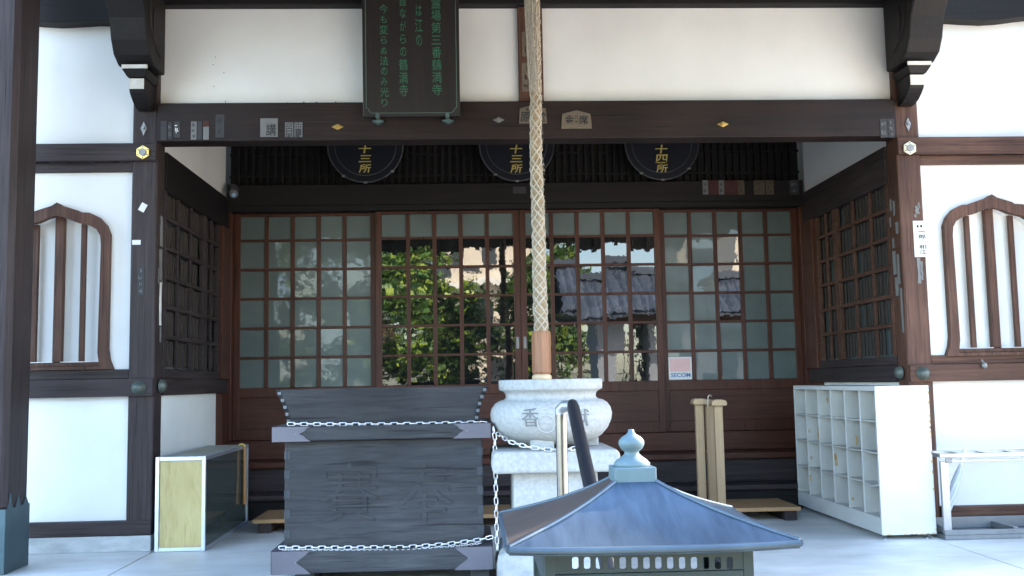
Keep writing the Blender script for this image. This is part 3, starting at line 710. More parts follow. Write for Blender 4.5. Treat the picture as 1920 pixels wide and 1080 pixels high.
for k in range(N_):
    for (sx, sy) in ((0, -1),):
        f = lambda q: (-1.388-ox[q], -.40+ox[q], YF+.01-ox[q]*.5, YK-.01+ox[q]*.5)
        a0, a1, c0, c1 = f(k); b0, b1, d0, d1 = f(k+1); t = .022
        z0, z1 = zs[k], zs[k+1]
        hp.add([(a0, c0, z0), (a1, c0, z0), (b1, d0, z1), (b0, d0, z1), (a0, c0+t, z0), (a1, c0+t, z0), (b1, d0+t, z1), (b0, d0+t, z1)], [(0, 1, 2, 3), (7, 6, 5, 4), (3, 2, 6, 7)], False)
        hp.add([(a0, c1-t, z0), (a1, c1-t, z0), (b1, d1-t, z1), (b0, d1-t, z1), (a0, c1, z0), (a1, c1, z0), (b1, d1, z1), (b0, d1, z1)], [(0, 1, 2, 3), (7, 6, 5, 4), (3, 2, 6, 7)], False)
        for (e0, e1, s_) in ((a0, b0, 1), (a1, b1, -1)):
            hp.add([(e0, c0, z0), (e0, c1, z0), (e1, d1, z1), (e1, d0, z1), (e0+s_*t, c0, z0), (e0+s_*t, c1, z0), (e1+s_*t, d1, z1), (e1+s_*t, d0, z1)], [(0, 1, 2, 3), (7, 6, 5, 4), (3, 2, 6, 7), (0, 3, 7, 4), (1, 5, 6, 2)], False)
hop = hp.build('hopper', W_GREY, bx)
hsl = MB()
for k in range(12): hsl.box(-1.38+k*.083, -1.345+k*.083, YF+.03, YK-.03, .93, .955)
hsl.build('grating_bars', W_GREY, hop, .003)
hj = MB()
for k in range(5):
    z = .83+k*.036; o_ = .058*((z-.811)/.19)**1.6
    for q in (-1, 1):
        xx = -1.388-o_ if q < 0 else -.40+o_
        hj.box(xx-.001 if q < 0 else xx-.016, xx+.016 if q < 0 else xx+.001, YF+.006-o_*.5, YF+.014-o_*.5, z, z+.016)
hj.build('hopper_joint', wood('pale tenon', (.11, .12, .125), (.16, .17, .175), GZ), hop)
cv = MB()
text_into(cv, '賽', *[at(600, 900, YF).x, at(710, 900, YF).x], at(650, 978, YF).z, at(650, 868, YF).z, YF+.002, YF-.0055, offset=.0)
text_into(cv, '奉', *[at(742, 900, YF).x, at(848, 900, YF).x], at(790, 980, YF).z, at(790, 868, YF).z, YF+.002, YF-.0055, offset=.0)
cv.build('carved_lettering', W_GREY, bx, .0025)

# chains
def P(px, py, Y): return at(px, py, Y)
yc = YF-.035
chain([P(540, 795, yc), P(700, 796, yc), P(830, 794, yc), P(897, 792, yc), (-.345, yc-.01, P(905, 795, yc).z)], 'long_chain', 'bright steel chain lying along the cap of the offering box')
chain([(-.322, yc-.015, P(925, 800, yc).z), (-.314, yc-.02, P(930, 820, yc).z), (-.313, yc-.02, P(931, 900, yc).z), (-.312, yc-.02, P(932, 980, yc).z), (-.312, yc-.02, P(931, 1010, yc).z), (-.308, yc-.02, P(934, 1036, yc).z)], 'hanging_chain', 'steel chain hanging down beside the right end of the offering box', start=1)
chain([P(932, 812, -1.31), P(955, 828, -1.42), P(990, 838, -1.49), P(1030, 843, -1.505), P(1062, 843, -1.505), P(1085, 839, -1.49), P(1105, 836, -1.40)], 'sagging_chain', 'steel chain sagging from the offering box across the burner slab')
chain([P(524, 1027, yc), P(640, 1027, yc), P(760, 1026, yc), P(840, 1020, yc), P(900, 1012, yc), P(926, 1006, yc-.02)], 'long_chain', 'steel chain along the base board of the offering box')
chain([P(530, 1031, yc-.01), P(640, 1032, yc-.01), P(760, 1031, yc-.01), P(850, 1025, yc-.01), P(905, 1018, yc-.01)], 'thin_chain', 'thin dark doubled chain just below the lower chain', pitch=.014, wr=.0016, L=.02, Wd=.012)

# ------------------------------------------------------------------ stone incense burner
bc_ = Vector((-.012, -1.2, 0))
ib = thing('incense_burner', (bc_.x, bc_.y, 0), 'grey granite incense bowl on slab and pedestal with carved characters', 'incense burner')
prof = [(.16, .700), (.21, .708), (.262, .735), (.298, .775), (.318, .82), (.322, .85), (.315, .88), (.298, .905), (.275, .920), (.248, .926), (.238, .938), (.240, .955), (.250, .968), (.270, .976), (.274, .980), (.275, 1.024), (.270, 1.030), (.235, 1.030), (.225, 1.02), (.22, .97)]
bw = MB().lathe(prof, bc_, 72).build('bowl', GRANITE, ib)
MB().lathe([(.001, .985), (.221, .985)], bc_, 40, caps=False).build('ash', mat('grey ash', (.4, .39, .37), (.5, .49, .47), .95, bump=.5), bw)
for an in (250, 10, 130):
    c, s = math.cos(rad(an)), math.sin(rad(an)); MB().box(bc_.x+.19*c-.06, bc_.x+.19*c+.06, bc_.y+.19*s-.05, bc_.y+.19*s+.05, .676, .725).build('bowl_foot', GRANITE, bw, .006)
def bowl_map(p):
    r = None
    for (r1, z1), (r2, z2) in zip(prof[:9], prof[1:10]):
        if z1 <= p[2] <= z2: r = r1+(r2-r1)*(p[2]-z1)/(z2-z1)
    r = r or .3
    a = (p[0]-bc_.x)/.32; rr = r+.0025-p[1]
    return (bc_.x+rr*math.sin(a), bc_.y-rr*math.cos(a), p[2])
bt = MB()
def bt_at(ch, px0, px1, py0, py1):
    y = bc_.y-.31; a = at(px0, py1, y); b = at(px1, py0, y)
    f = lambda x: bc_.x+.32*math.asin(max(-.98, min(.98, (x-bc_.x)/.318)))
    text_into(bt, ch, f(a.x), f(b.x), a.z, b.z, 0, .004, mapf=lambda p: bowl_map((p[0], -p[1]*0+.0, p[2])) if False else bowl_map((p[0], .0022-p[1], p[2])))
bt_at('香', 980, 1010, 765, 801); bt_at('獻', 1070, 1106, 766, 800)
bt.build('carved_lettering', mat('dark carved strokes', (.14, .15, .15), (.21, .22, .215), .85, sc=30), bw)
a = at(1024, 795, -1.51); rg = MB()
f = bc_.x+.32*math.asin((a.x-bc_.x)/.318)
for R, r_ in ((.044, .0024),):
    rg.tube([bowl_map((f+R*math.cos(2*math.pi*k/40), -.001, a.z+R*math.sin(2*math.pi*k/40))) for k in range(40)], r_, 6, closed=True)
rg.tube([bowl_map((f-.055, -.001, a.z+.07)), bowl_map((f, -.001, a.z+.075)), bowl_map((f+.055, -.001, a.z+.07))], .002, 6)
rg.build('carved_crest', mat('pale carved stone', (.44, .45, .44), (.54, .55, .53), .8, sc=30), bw)
MB().prism([(bc_.x-.318, .565), (bc_.x+.318, .565), (bc_.x+.322, .6), (bc_.x+.318, .66), (bc_.x+.300, .675), (bc_.x-.300, .675), (bc_.x-.318, .66), (bc_.x-.322, .6)], -1.50, -.90).build('slab', GRANITE, ib, .016, seg=3)
MB().hexa([(bc_.x-.218, -1.43, .18), (bc_.x+.218, -1.43, .18), (bc_.x+.218, -.99, .18), (bc_.x-.218, -.99, .18)], [(bc_.x-.212, -1.42, .5645), (bc_.x+.212, -1.42, .5645), (bc_.x+.212, -1.0, .5645), (bc_.x-.212, -1.0, .5645)]).build('pedestal', GRANITE, ib, .008)
bs = MB(); n = 14
ring = []
for j, (z, k_) in enumerate(((.0005, 1.0), (.09, 1.02), (.16, .99), (.179, .92))):
    ring.append([(bc_.x+k_*(.29+.012*rnd(-1, 1))*max(-1, min(1, 1.35*math.cos(2*math.pi*i/32))), bc_.y+k_*(.30+.012*rnd(-1, 1))*max(-1, min(1, 1.35*math.sin(2*math.pi*i/32))), z) for i in range(32)])
vs = [v for r_ in ring for v in r_]
bs.add(vs, [(j*32+i, j*32+(i+1) % 32, (j+1)*32+(i+1) % 32, (j+1)*32+i) for j in range(3) for i in range(32)]+[list(range(32))[::-1], list(range(96, 128))])
bs.build('base_stone', ROCK, ib)

# ------------------------------------------------------------------ bell rope
YR = -.72
pt = at(1003, 60, YR); pb_ = at(1014, 615, YR)
rx = (pt.x+pb_.x)/2
rp_ = thing('bell_rope', (rx, YR, 1.02), 'thick braided straw bell rope hanging to a wooden grip', 'rope')
zlo = at(1014, 622, YR).z; zhi = 4.0
def rr(z): return .030+.010*max(0, min(1, (3.0-z)/1.6))*(1 if z > zlo+.1 else .9)
zz = [zlo+(zhi-zlo)*k/70 for k in range(71)]
sway = lambda z: .006*math.sin(z*2.1)+.0022*math.sin(z*7.3)
MB().tube([(rx+sway(z), YR, z) for z in zz], [rr(z)*.93*(1+.04*math.sin(z*37)) for z in zz], 16).build('core', ROPE, rp_)
bd = MB()
for dr in (-1, 1):
    for k in range(5):
        pts = []; M = 300
        for i in range(M+1):
            z = zlo+(zhi-zlo)*i/M; a = dr*(z*2*math.pi/.30)+2*math.pi*k/5+(.3 if dr > 0 else 0)+.22*math.sin(z*9+k*2.3+dr)+.12*math.sin(z*23+k)
            r_ = rr(z)*.97+.0016*math.sin(i*.9+k*2)+rnd(-.0012, .0012); pts.append((rx+sway(z)+r_*math.cos(a), YR+r_*math.sin(a), z))
        bd.tube(pts, [.0046+.0012*math.sin(i*.37+k*3+dr) for i in range(M+1)], 5)
bd.build('net_cord', CORD, rp_)
fz_ = MB()
for k in range(700):
    z = rnd(zlo, 3.4); a = rnd(0, 6.28); r_ = rr(z); p = Vector((rx+r_*math.cos(a), YR+r_*math.sin(a), z)); q = p+Vector((math.cos(a)*rnd(.003, .010), math.sin(a)*.008, rnd(-.022, .014)))
    fz_.tube([p, q], .0008, 3, caps=False)
fz_.build('loose_fibres', CORD, rp_)
hz0, hz1 = 1.062, zlo+.004; hw = .055
hg = MB().lathe([(hw*.93, hz0), (hw*1.03, hz0+.012), (hw*1.03, hz1-.012), (hw*.93, hz1)], (rx+.0, YR, 0), 8, smooth=False)
hg.build('wooden_grip', W_HANDLE, rp_, .003)
MB().lathe([(.045, 1.022), (.055, 1.028), (.058, 1.04), (.055, 1.055), (.045, 1.061)], (rx, YR, 0), 24).build('grip_ring', mat('pale turned wood', (.6, .42, .25), (.66, .5, .32), .45, sc=8), rp_)
cl = MB()
for k in range(6):
    x = at(987+k*2.6, 100, YR).x; y0 = YR-.01-.004*k
    za, zb2 = at(990, 22+rnd(-4, 6), YR).z, at(992, 150+rnd(0, 40), YR).z
    cl.tube([(x, y0, za+.3), (x-.003, y0, za), (x+.004, y0, (za+zb2)/2), (x+.01, y0, zb2+.015), (x+.016, y0, zb2), (x+.022, y0, zb2+.02), (x+.02, y0, za), (x+.02, y0, za+.3)], .0042, 6)
cl.build('cord_loop', CORD, rp_)
MB().tube([(-2.8, YR, 4.02), (2.8, YR, 4.02)], .05, 12).build('rope_pole', W_BLACK, hall)

# ------------------------------------------------------------------ stair rail
rl = thing('stair_handrail', (-.112, -2.9, 0), 'steel post with sloping black handrail at the head of the steps', 'handrail')
MB().tube([(-.112, -2.9, .0005), (-.112, -2.9, .90)], .0205, 20).build('post', STEEL, rl)
MB().tube([(-.112, -2.9, .90), (-.112, -2.9, .916), (-.10, -2.915, .93), (-.076, -2.93, .93)], [.022, .022, .021, .02], 16).build('elbow', mat('dull elbow', (.3, .31, .33), (.36, .37, .39), .4, metal=.7), rl)
MB().tube([(-.073, -2.925, .936), (-.073, -2.96, .922), (-.073, -3.48, .665), (-.073, -4.02, .398), (-.073, -4.04, .38)], [.020, .0225, .0225, .0225, .018], 18).build('rail_grip', BLACKGRIP, rl)
MB().tube([(-.073, -3.98, -.499), (-.073, -3.98, .40)], .0205, 16).build('post', STEEL, rl)

# ------------------------------------------------------------------ copper roofed candle cabinet in front
LX, LY = -.075, -4.24; ex, ey = .29, .262
lc = thing('candle_cabinet', (LX, LY, -.5), 'candle cabinet with blue patinated copper hip roof and onion finial', 'candle cabinet')
NS = 14; rfm = MB()
zE, zA = .69, .795; rA = .046
rows_ = []
for j in range(NS+1):
    t = j/NS; k = 1-t
    hx_ = rA+(ex-rA)*k; hy_ = rA+(ey-rA)*k
    z = zE+(zA-zE)*(.76*t+.24*t*t*t)
    rows_.append((hx_, hy_, z))
M = 12
def side(i):
    vs = []
    for (hx_, hy_, z), tt in zip(rows_, range(NS+1)):
        for q in range(M+1):
            u = -1+2*q/M; lift = .005*abs(u)**3*(1-tt/NS)
            if i == 0: vs.append((LX+hx_*u, LY-hy_, z+lift))
            elif i == 1: vs.append((LX+hx_, LY+hy_*u, z+lift))
            elif i == 2: vs.append((LX-hx_*u, LY+hy_, z+lift))
            else: vs.append((LX-hx_, LY-hy_*u, z+lift))
    return vs
for i in range(4): rfm.add(side(i), [(j*(M+1)+q, j*(M+1)+q+1, (j+1)*(M+1)+q+1, (j+1)*(M+1)+q) for j in range(NS) for q in range(M)], True)
# eave lip and soffit
for i in range(4):
    vs = side(i)[:M+1]; lo = [(x, y, z-.016) for x, y, z in vs]
    rfm.add(vs+lo, [(q, q+1, M+1+q+1, M+1+q) for q in range(M)])
rfm.add([(LX-ex, LY-ey, zE-.004), (LX+ex, LY-ey, zE-.004), (LX+ex, LY+ey, zE-.004), (LX-ex, LY+ey, zE-.004)], [(0, 1, 2, 3)])
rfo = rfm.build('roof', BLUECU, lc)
rfo.data.materials.append(mat('copper with painted warm reflection', (.13, .10, .088), (.21, .17, .15), .4, sc=4, stretch=(1, 4, 1), big=.2, metal=.6, contrast=.8))  # left roof face browner: a warm reflection put into the colour
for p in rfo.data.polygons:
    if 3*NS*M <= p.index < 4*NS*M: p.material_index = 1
rd = MB()
for sx, sy in ((-1, -1), (1, -1), (1, 1), (-1, 1)):
    rd.tube([(LX+sx*hx_, LY+sy*hy_, z+.005*(1-j/NS)+.001) for j, (hx_, hy_, z) in enumerate(rows_)], .0042, 8)
for i in range(4):
    pts = side(i)[:M+1]; rd.tube([(x, y, z-.006) for x, y, z in pts], .0075, 8)
rd.build('roof_ridge', mat('worn ridge copper', (.05, .08, .11), (.09, .13, .16), .4, sc=9, metal=.4), rfo)
fn = MB().box(LX-.047, LX+.047, LY-.047, LY+.047, .788, .826)
fno = fn.build('finial', FINIAL, lc, .003)
MB().lathe([(.040, .8265), (.041, .832), (.034, .840), (.022, .848), (.0165, .853), (.0165, .858), (.024, .864), (.029, .874), (.0285, .882), (.022, .890), (.012, .896), (.007, .901), (.0065, .907), (.001, .908)], (LX, LY, 0), 32).build('onion_knob', FINIAL, fno)
bw_, bd_ = .216, .19
def rr_slot(cx, cz, w, h, n=5):
    r = w/2*.7; pts = []
    for (sx, sz, a0) in ((1, 1, 0), (-1, 1, 90), (-1, -1, 180), (1, -1, 270)):
        for i in range(n+1):
            a = rad(a0+90*i/n); pts.append((cx+sx*(w/2-r)+r*math.cos(a), cz+sz*(h/2-r)+r*math.sin(a)))
    return pts
yf = LY-bd_
slots = []
for k in range(14):
    px = 1079+k*22.3; c = at(px, 1056, yf); slots.append(rr_slot(c.x, c.z, .0135, .024))
cz0 = at(1200, 1069, yf).z
fr_ = MB(); plate([(LX-bw_+.02, cz0-.004), (LX+bw_-.02, cz0-.004), (LX+bw_-.02, zE-.006), (LX-bw_+.02, zE-.006)], slots, yf+.002, yf+.006, fr_)
fr_.build('slotted_front', GREENBODY, lc)
bk = MB(); yb2 = LY+bd_
plate([(LX-bw_+.02, cz0-.004), (LX+bw_-.02, cz0-.004), (LX+bw_-.02, zE-.006), (LX-bw_+.02, zE-.006)], [rr_slot(LX+(k-6.5)*.0285, (cz0+zE)/2-.004, .0165, .03) for k in range(14)], yb2-.006, yb2-.002, bk)
bk.build('slotted_back', GREENBODY, lc)
ps = MB()
for sx in (-1, 1):
    for sy in (-1, 1): ps.box(*sorted((LX+sx*bw_, LX+sx*(bw_-.022))), *sorted((LY+sy*bd_, LY+sy*(bd_-.022))), -.499, zE-.006)
ps.box(LX-bw_+.0225, LX+bw_-.0225, yf, yf+.016, cz0-.03, cz0-.005); ps.box(LX-bw_+.0225, LX+bw_-.0225, yb2-.016, yb2, cz0-.03, cz0-.005)
for sx in (-1, 1): ps.box(*sorted((LX+sx*bw_, LX+sx*(bw_-.016))), yf+.0225, yb2-.0225, cz0-.03, zE-.007)
ps.build('frame', GREENBODY, lc, .002)
box('cabinet_bottom', GREENBODY, lc, LX-bw_+.001, LX+bw_-.001, yf+.001, yb2-.001, .05, .09, .002)
gp = MB()
for sx in (-1, 1): gp.box(*sorted((LX+sx*(bw_-.006), LX+sx*(bw_-.01))), yf+.023, yb2-.023, .091, cz0-.031)
gp.box(LX-bw_+.023, LX+bw_-.023, yf+.006, yf+.01, .091, cz0-.031)
gp.build('glass_side', CASEGLASS, lc)

# ------------------------------------------------------------------ glass show case on the left
GX0, GX1, GY0, GY1, GZ1 = -2.425, -2.112, -.06, 1.16, .588
gc = thing('display_case', ((GX0+GX1)/2, .5, 0), 'aluminium framed glass case with plywood ends set down by the left wall', 'display case')
t = .024; f_ = MB()
for x in (GX0, GX1-t):
    for y in (GY0, GY1-t): f_.box(x, x+t, y, y+t, .001, GZ1)
for z in (.002, GZ1-t-.001):
    for x in (GX0+.001, GX1-t-.001): f_.box(x, x+t, GY0+t+.0005, GY1-t-.0005, z, z+t)
    for y in (GY0+.001, GY1-t-.001): f_.box(GX0+t+.0005, GX1-t-.0005, y, y+t, z, z+t)
f_.build('frame', mat('blue sheen aluminium', (.50, .56, .66), (.58, .64, .74), .32, sc=9, metal=.75), gc, .002)
box('end_panel', PLYWOOD, gc, GX0+t+.001, GX1-t-.001, GY0+.010, GY0+.016, t+.003, GZ1-t-.002, 0)
box('end_panel', PLYWOOD, gc, GX0+t+.001, GX1-t-.001, GY1-.016, GY1-.010, t+.003, GZ1-t-.002, 0)
tp = MB()
for k in range(3): tp.box(GX0+t+.002+k*.088, GX0+t+.086+k*.088, GY0+t+.001, GY1-t-.001, GZ1-.014, GZ1-.002)
tp.build('top_boards', wood('grey top board', (.34, .34, .27), (.46, .45, .36), GY, rough=.6, bump=.1), gc, .002)
box('glass_front', CASEGLASS, gc, GX1-.014, GX1-.009, GY0+t+.001, GY1-t-.001, t+.003, GZ1-t-.002, 0)
box('back_panel', mat('grey green backing', (.10, .12, .11), (.13, .15, .14), .6), gc, GX0+.009, GX0+.014, GY0+t+.001, GY1-t-.001, t+.003, GZ1-t-.002, 0)
box('case_floor', mat('grey case floor', (.2, .23, .22), (.26, .29, .28), .5), gc, GX0+t+.001, GX1-.015, GY0+t+.001, GY1-t-.001, .012, .02, 0)
for z in (.04,):
    nb = MB()
    for k in range(4): nb.disc_y(GX0+.03+k*.083, GZ1-.04 if k % 2 else .035, .004, GY0+.0065, GY0+.011, 10)
    nb.build('screw', SILVER, gc)
pk = at(446, 945, .98); ph = at(452, 836, .98)
oz = MB().tube([(GX1+.010, .98, ph.z-.005), (GX1+.012, .975, (ph.z+pk.z)/2), (GX1+.014, .97, pk.z)], [.010, .012, .015], 10)
ozo = oz.build('shoe_horn', ORANGE, None, label='amber brown shoe horn hooked over the glass case', category='shoe horn', origin=(GX1+.012, .98, pk.z))
MB().tube([(GX1-.03, .98, GZ1+.006), (GX1-.01, .98, GZ1+.014), (GX1+.008, .98, GZ1+.006), (GX1+.011, .98, GZ1-.03)], .008, 10).build('hook', mat('yellow hook', (.6, .42, .1), (.66, .5, .14), .4), ozo)

# ------------------------------------------------------------------ white pigeonhole shoe rack on the right
RX0, RX1, RY0, RY1, RZ0, RZ1 = 2.105, 2.45, -.30, 1.29, .03, .952
sr_ = thing('shoe_rack', (2.28, .5, 0), 'white painted steel shoe rack with four rows of rusty pigeonholes', 'shoe rack')
cs = MB()
th = .006
cs.box(RX0, RX1, RY0, RY0+th, RZ0, RZ1); cs.box(RX0, RX1, RY1-th, RY1, RZ0, RZ1)
cs.box(RX0+.001, RX1-.001, RY0+th, RY1-th, RZ1-.03, RZ1-.001); cs.box(RX0+.001, RX1-.001, RY0+th, RY1-th, RZ0+.001, RZ0+.105)
cs.box(RX1-.008, RX1-.002, RY0+th, RY1-th, RZ0+.106, RZ1-.031)
cs.build('carcass', WHITE_PAINT, sr_, .002)
RACKIN = mat('stained beige grey steel', (.44, .425, .375), (.60, .59, .545), .5, sc=7, stretch=(1, 1, .5), big=.2, contrast=.7)
nc, nr = 6, 4
ya, yb_ = RY0+th, RY1-th; za, zb3 = RZ0+.105, RZ1-.03
cw = (yb_-ya)/nc; rh = (zb3-za)/nr
for k in range(nc+1): y = min(max(ya+k*cw, ya+.006), yb_-.006); box('divider', RACKIN, sr_, RX0+.008, RX1-.0085, y-.0055, y+.0055, za+.001, zb3-.001, .001)
for j in range(1, nr):
    sh = MB()
    for k in range(nc):
        z = za+j*rh; sag = .02 if (j == 1 and k == 0) else rnd(0, .004)
        y0, y1 = ya+k*cw+.006, ya+(k+1)*cw-.006
        sh.hexa([(RX0+.004, y0, z), (RX0+.004, (y0+y1)/2, z-sag), (RX1-.01, (y0+y1)/2, z), (RX1-.01, y0, z)][0:4], [(RX0+.004, y0, z+.01), (RX0+.004, (y0+y1)/2, z+.01-sag), (RX1-.01, (y0+y1)/2, z+.01), (RX1-.01, y0, z+.01)])
        sh.hexa([(RX0+.004, (y0+y1)/2, z-sag), (RX0+.004, y1, z), (RX1-.01, y1, z), (RX1-.01, (y0+y1)/2, z)], [(RX0+.004, (y0+y1)/2, z+.01-sag), (RX0+.004, y1, z+.01), (RX1-.01, y1, z+.01), (RX1-.01, (y0+y1)/2, z+.01)])
    sh.build('shelf', RACKIN, sr_)
eg = MB()
for k in range(nc+1): y = min(max(ya+k*cw, ya+.007), yb_-.007); eg.box(RX0+.0012, RX0+.0075, y-.0068, y+.0068, za+.001, zb3-.001)
eg.build('front_edges', WHITE_PAINT, sr_, .001)
ru = MB()
for k in range(34):
    c_ = random.randrange(nc); j = random.randrange(nr)
    y = ya+c_*cw+cw-.007; z = za+j*rh+rnd(.0, .12)
    L_ = rnd(.02, .09); n = 5; zs_ = [z+L_*i/(n-1)+.012 for i in range(n)]; x = RX0+rnd(.005, .28)
    A = [(x-rnd(.002, .01), q) for q in zs_]; B = [(x+rnd(.002, .01), q) for q in zs_]
    ru.prism(A+B[::-1], y-.0002, y+.0012)
for k in range(26):
    z = rnd(RZ0+.01, RZ1-.02); s_ = rnd(.004, .012); ru.box(RX1-s_, RX1+.0004, RY0-.0006, RY0+.001, z, z+s_*1.6)
for k in range(16):
    x = rnd(RX0+.02, RX1-.02); s_ = rnd(.003, .008); ru.box(x, x+s_*2, RY0-.0006, RY0+.001, RZ0-.0002, RZ0+s_)
ru.build('rust_patches', RUST, sr_)
for x in (RX0+.04, RX1-.04):
    for y in (RY0+.05, RY1-.05): MB().lathe([(.016, .0005), (.016, .006), (.007, .008), (.007, .031)], (x, y, 0), 12).build('foot', SILVER, sr_)

# ------------------------------------------------------------------ low step board, three bundled posts
sbd = thing('step_board', (0, .8, 0), 'long low wooden step board in front of the hall steps', 'step board')
bd2 = MB(); x = -1.965
zt_ = .098
for k in range(4): bd2.box(-1.965, 1.905, .62+k*.135, .752+k*.135, zt_-.028, zt_)
bd2.build('boards', W_BOARD, sbd, .004)
for x in (-1.93, -.6, .6, 1.79): MB().box(x, x+.09, .64, 1.12, .0005, zt_-.0285).build('bearer', W_DARK['y'], sbd, .003)
def tpost(px0, px1, ytop, Y, label, capw, first=None):
    a = at(px0, ytop, Y); b = at(px1, ytop, Y); cx = (a.x+b.x)/2
    o = thing('bundled_post', (cx, Y, zt_), label, 'wooden post', 'wooden posts on the step board')
    H = a.z
    MB().box(cx-.0305, cx+.0305, Y-.02, Y+.02, zt_+.0005, H-.022).build('plank', W_LIGHT, o, .004)
    prof = [(cx-capw, H-.03), (cx-capw*1.02, H-.012), (cx-capw*.86, H+.004), (cx-capw*.4, H+.011), (cx+capw*.4, H+.011), (cx+capw*.86, H+.004), (cx+capw*1.02, H-.012), (cx+capw, H-.03), (cx+capw*.8, H-.034), (cx-capw*.8, H-.034)]
    q = MB().prism(prof, Y-.05, Y+.05).build('top_bar', W_LIGHT, o, .006)
tpost(1301, 1319, 750, .86, 'pale wooden post with broad cap, leftmost of the bundle', .052)
tpost(1322, 1337, 752, 1.0, 'pale wooden post, middle one and shaded by its neighbours', .034)
tpost(1337, 1354, 752, .73, 'pale wooden post with rounded cap, foremost of the bundle', .056)
# a twist of cord round the caps
a = at(1320, 748, .80); MB().tube([(a.x-.006, .665, a.z-.055), (a.x-.008, .66, a.z-.02), (a.x, .67, a.z+.02), (a.x+.03, .74, a.z+.03), (a.x+.06, .82, a.z+.018)], .004, 8).build('binding_cord', CORD, None, label='thin pale cord tied over the caps of the wooden posts', category='cord', origin=(a.x, .7, a.z))

# ------------------------------------------------------------------ umbrella stand and umbrella
us = thing('umbrella_stand', (3.2, -.2, 0), 'steel tube umbrella stand with grey drip tray by the right wall', 'umbrella stand')
ux0, ux1, uy0, uy1, uz = 2.475, 4.1, -.34, -.1, .515
for x in (ux0+.025, ux1-.025):
    for y in (uy0, uy1): MB().box(x-.025, x+.025, y-.01, y+.012, .03, uz-.036).build('leg', SILVER, us, .003)
tb = MB()
for y in (uy0, uy1): tb.box(ux0, ux1, y-.008, y+.008, uz-.012, uz+.012)
for z in (uz-.035,): tb.box(ux0+.05, ux1-.05, uy0-.006, uy0+.006, z-.006, z+.006)
for k in range(2): x = ux0 if k == 0 else ux1-.018; tb.box(x, x+.018, uy0+.0085, uy1-.0085, uz-.011, uz+.011)
for k in range(1, 9): x = ux0+k*.18; tb.box(x-.003, x+.003, uy0+.0085, uy1-.0085, uz-.004, uz+.004)
tb.build('top_rail', SILVER, us, .002)
jn = MB().box(ux0+.03, ux0+.075, uy0-.016, uy0-.0085, uz-.046, uz-.014); jn.build('joint', IRON, us, .004)
ty = MB().box(ux0+.0, ux1, uy0-.02, uy1+.03, .001, .028); ty.box(ux0, ux1, uy0-.02, uy0-.008, .0285, .06); ty.box(ux0, ux1, uy1+.018, uy1+.03, .0285, .10)
for k in range(4): ty.box(ux0+.02+k*.42, ux0+.05+k*.42, uy0-.007, uy1+.017, .029, .07)
ty.build('drip_tray', GREYTRAY, us, .003)
ub = at(1760, 1000, -.22); ut = at(1808, 842, -.18)
A = Vector((ub.x+.01, -.24, .035)); B = Vector((ut.x, -.19, ut.z))
um = thing('umbrella', tuple(A), 'furled clear vinyl umbrella leaning in the stand', 'umbrella')
def lerp(t): return A+(B-A)*t
MB().tube([lerp(t) for t in (0, .15, .3, .45, .6, .72, .82)], [.008, .012, .02, .026, .024, .018, .010], 14).build('canopy', VINYL, um)
fo_ = MB()
for k in range(8):
    a_ = k*.785; fo_.tube([lerp(t)+Vector((math.cos(a_+t*3)*r_, math.sin(a_+t*3)*r_, 0)) for t, r_ in ((.12, .011), (.3, .021), (.45, .0275), (.6, .025), (.74, .017))], .003, 5)
fo_.build('canopy_fold', VINYL, um)
MB().tube([lerp(.8), lerp(1.0)], .011, 10).build('handle', mat('white umbrella handle', (.75, .75, .75), (.8, .8, .8), .3), um)
# small metal tag under the right window
a = at(1843, 683, -.03)
MB().tube([(a.x-.008, -.034, a.z+.03), (a.x-.002, -.036, a.z+.012)], .005, 8).lathe([(.001, -.03), (.014, -.026), (.02, -.012), (.017, .004), (.006, .014)], (a.x, -.046, a.z), 16).build('hanging_latch', IRON, None, label='small grey teardrop latch hanging under the right window', category='latch', origin=(a.x, -.03, a.z))

# ------------------------------------------------------------------ what the court in front holds (seen in the glass)
def tree(x, y, h, r, n, label, base=.25, tone=(3, 4, 2)):
    t = thing('garden_tree', (x, y, -.5), label, 'tree', 'trees across the court')
    tk = MB(); top = Vector((x+rnd(-.3, .3), y+rnd(-.3, .3), h*.75-.5))
    B0 = Vector((x, y, -.5)); pts = [B0+(top-B0)*s_+Vector((rnd(-.08, .08), rnd(-.08, .08), 0)) for s_ in (0, .25, .5, .75, 1)]
    tk.tube(pts, [.2, .15, .12, .08, .03], 9)
    cl_ = []
    for k in range(22):
        a_ = rnd(0, 6.28); zz_ = rnd(base, 1)*h-.5; rr_ = r*math.sqrt(max(.05, 1-((zz_+.5)/h-.55)**2*3.2))*rnd(.35, 1)
        c = Vector((x+rr_*math.cos(a_), y+rr_*math.sin(a_), zz_)); cl_.append((c, rnd(.35, .75)))
        s0 = pts[1+int(2.9*rnd(0, 1))]; tk.tube([s0, (s0+c)/2+Vector((0, 0, rnd(-.1, .25))), c], [.05, .035, .012], 6)
    tk.build('trunk', BARK, t)
    for gi, m in enumerate(LEAFS):
        mb = MB()
        for i in range(int(n*tone[gi]/9)):
            c, s_ = random.choice(cl_); p = c+Vector((random.gauss(0, s_*.5), random.gauss(0, s_*.5), random.gauss(0, s_*.38)))
            u = Vector((rnd(-1, 1), rnd(-1, 1), rnd(-.6, .6))).normalized(); v = u.cross(Vector((rnd(-1, 1), rnd(-1, 1), rnd(-1, 1)))).normalized()
            L_ = rnd(.06, .13); w_ = L_*.55
            mb.add([p-u*L_, p+v*w_, p+u*L_, p-v*w_], [(0, 1, 2, 3)])
        mb.build('crown', m, t)
tree(-2.9, -17.5, 6.6, 1.6, 16000, 'full green tree across the court mirrored in the left middle door')
tree(-1.1, -19, 4.3, 1.25, 11000, 'tree across the court mirrored beside the middle of the doors')
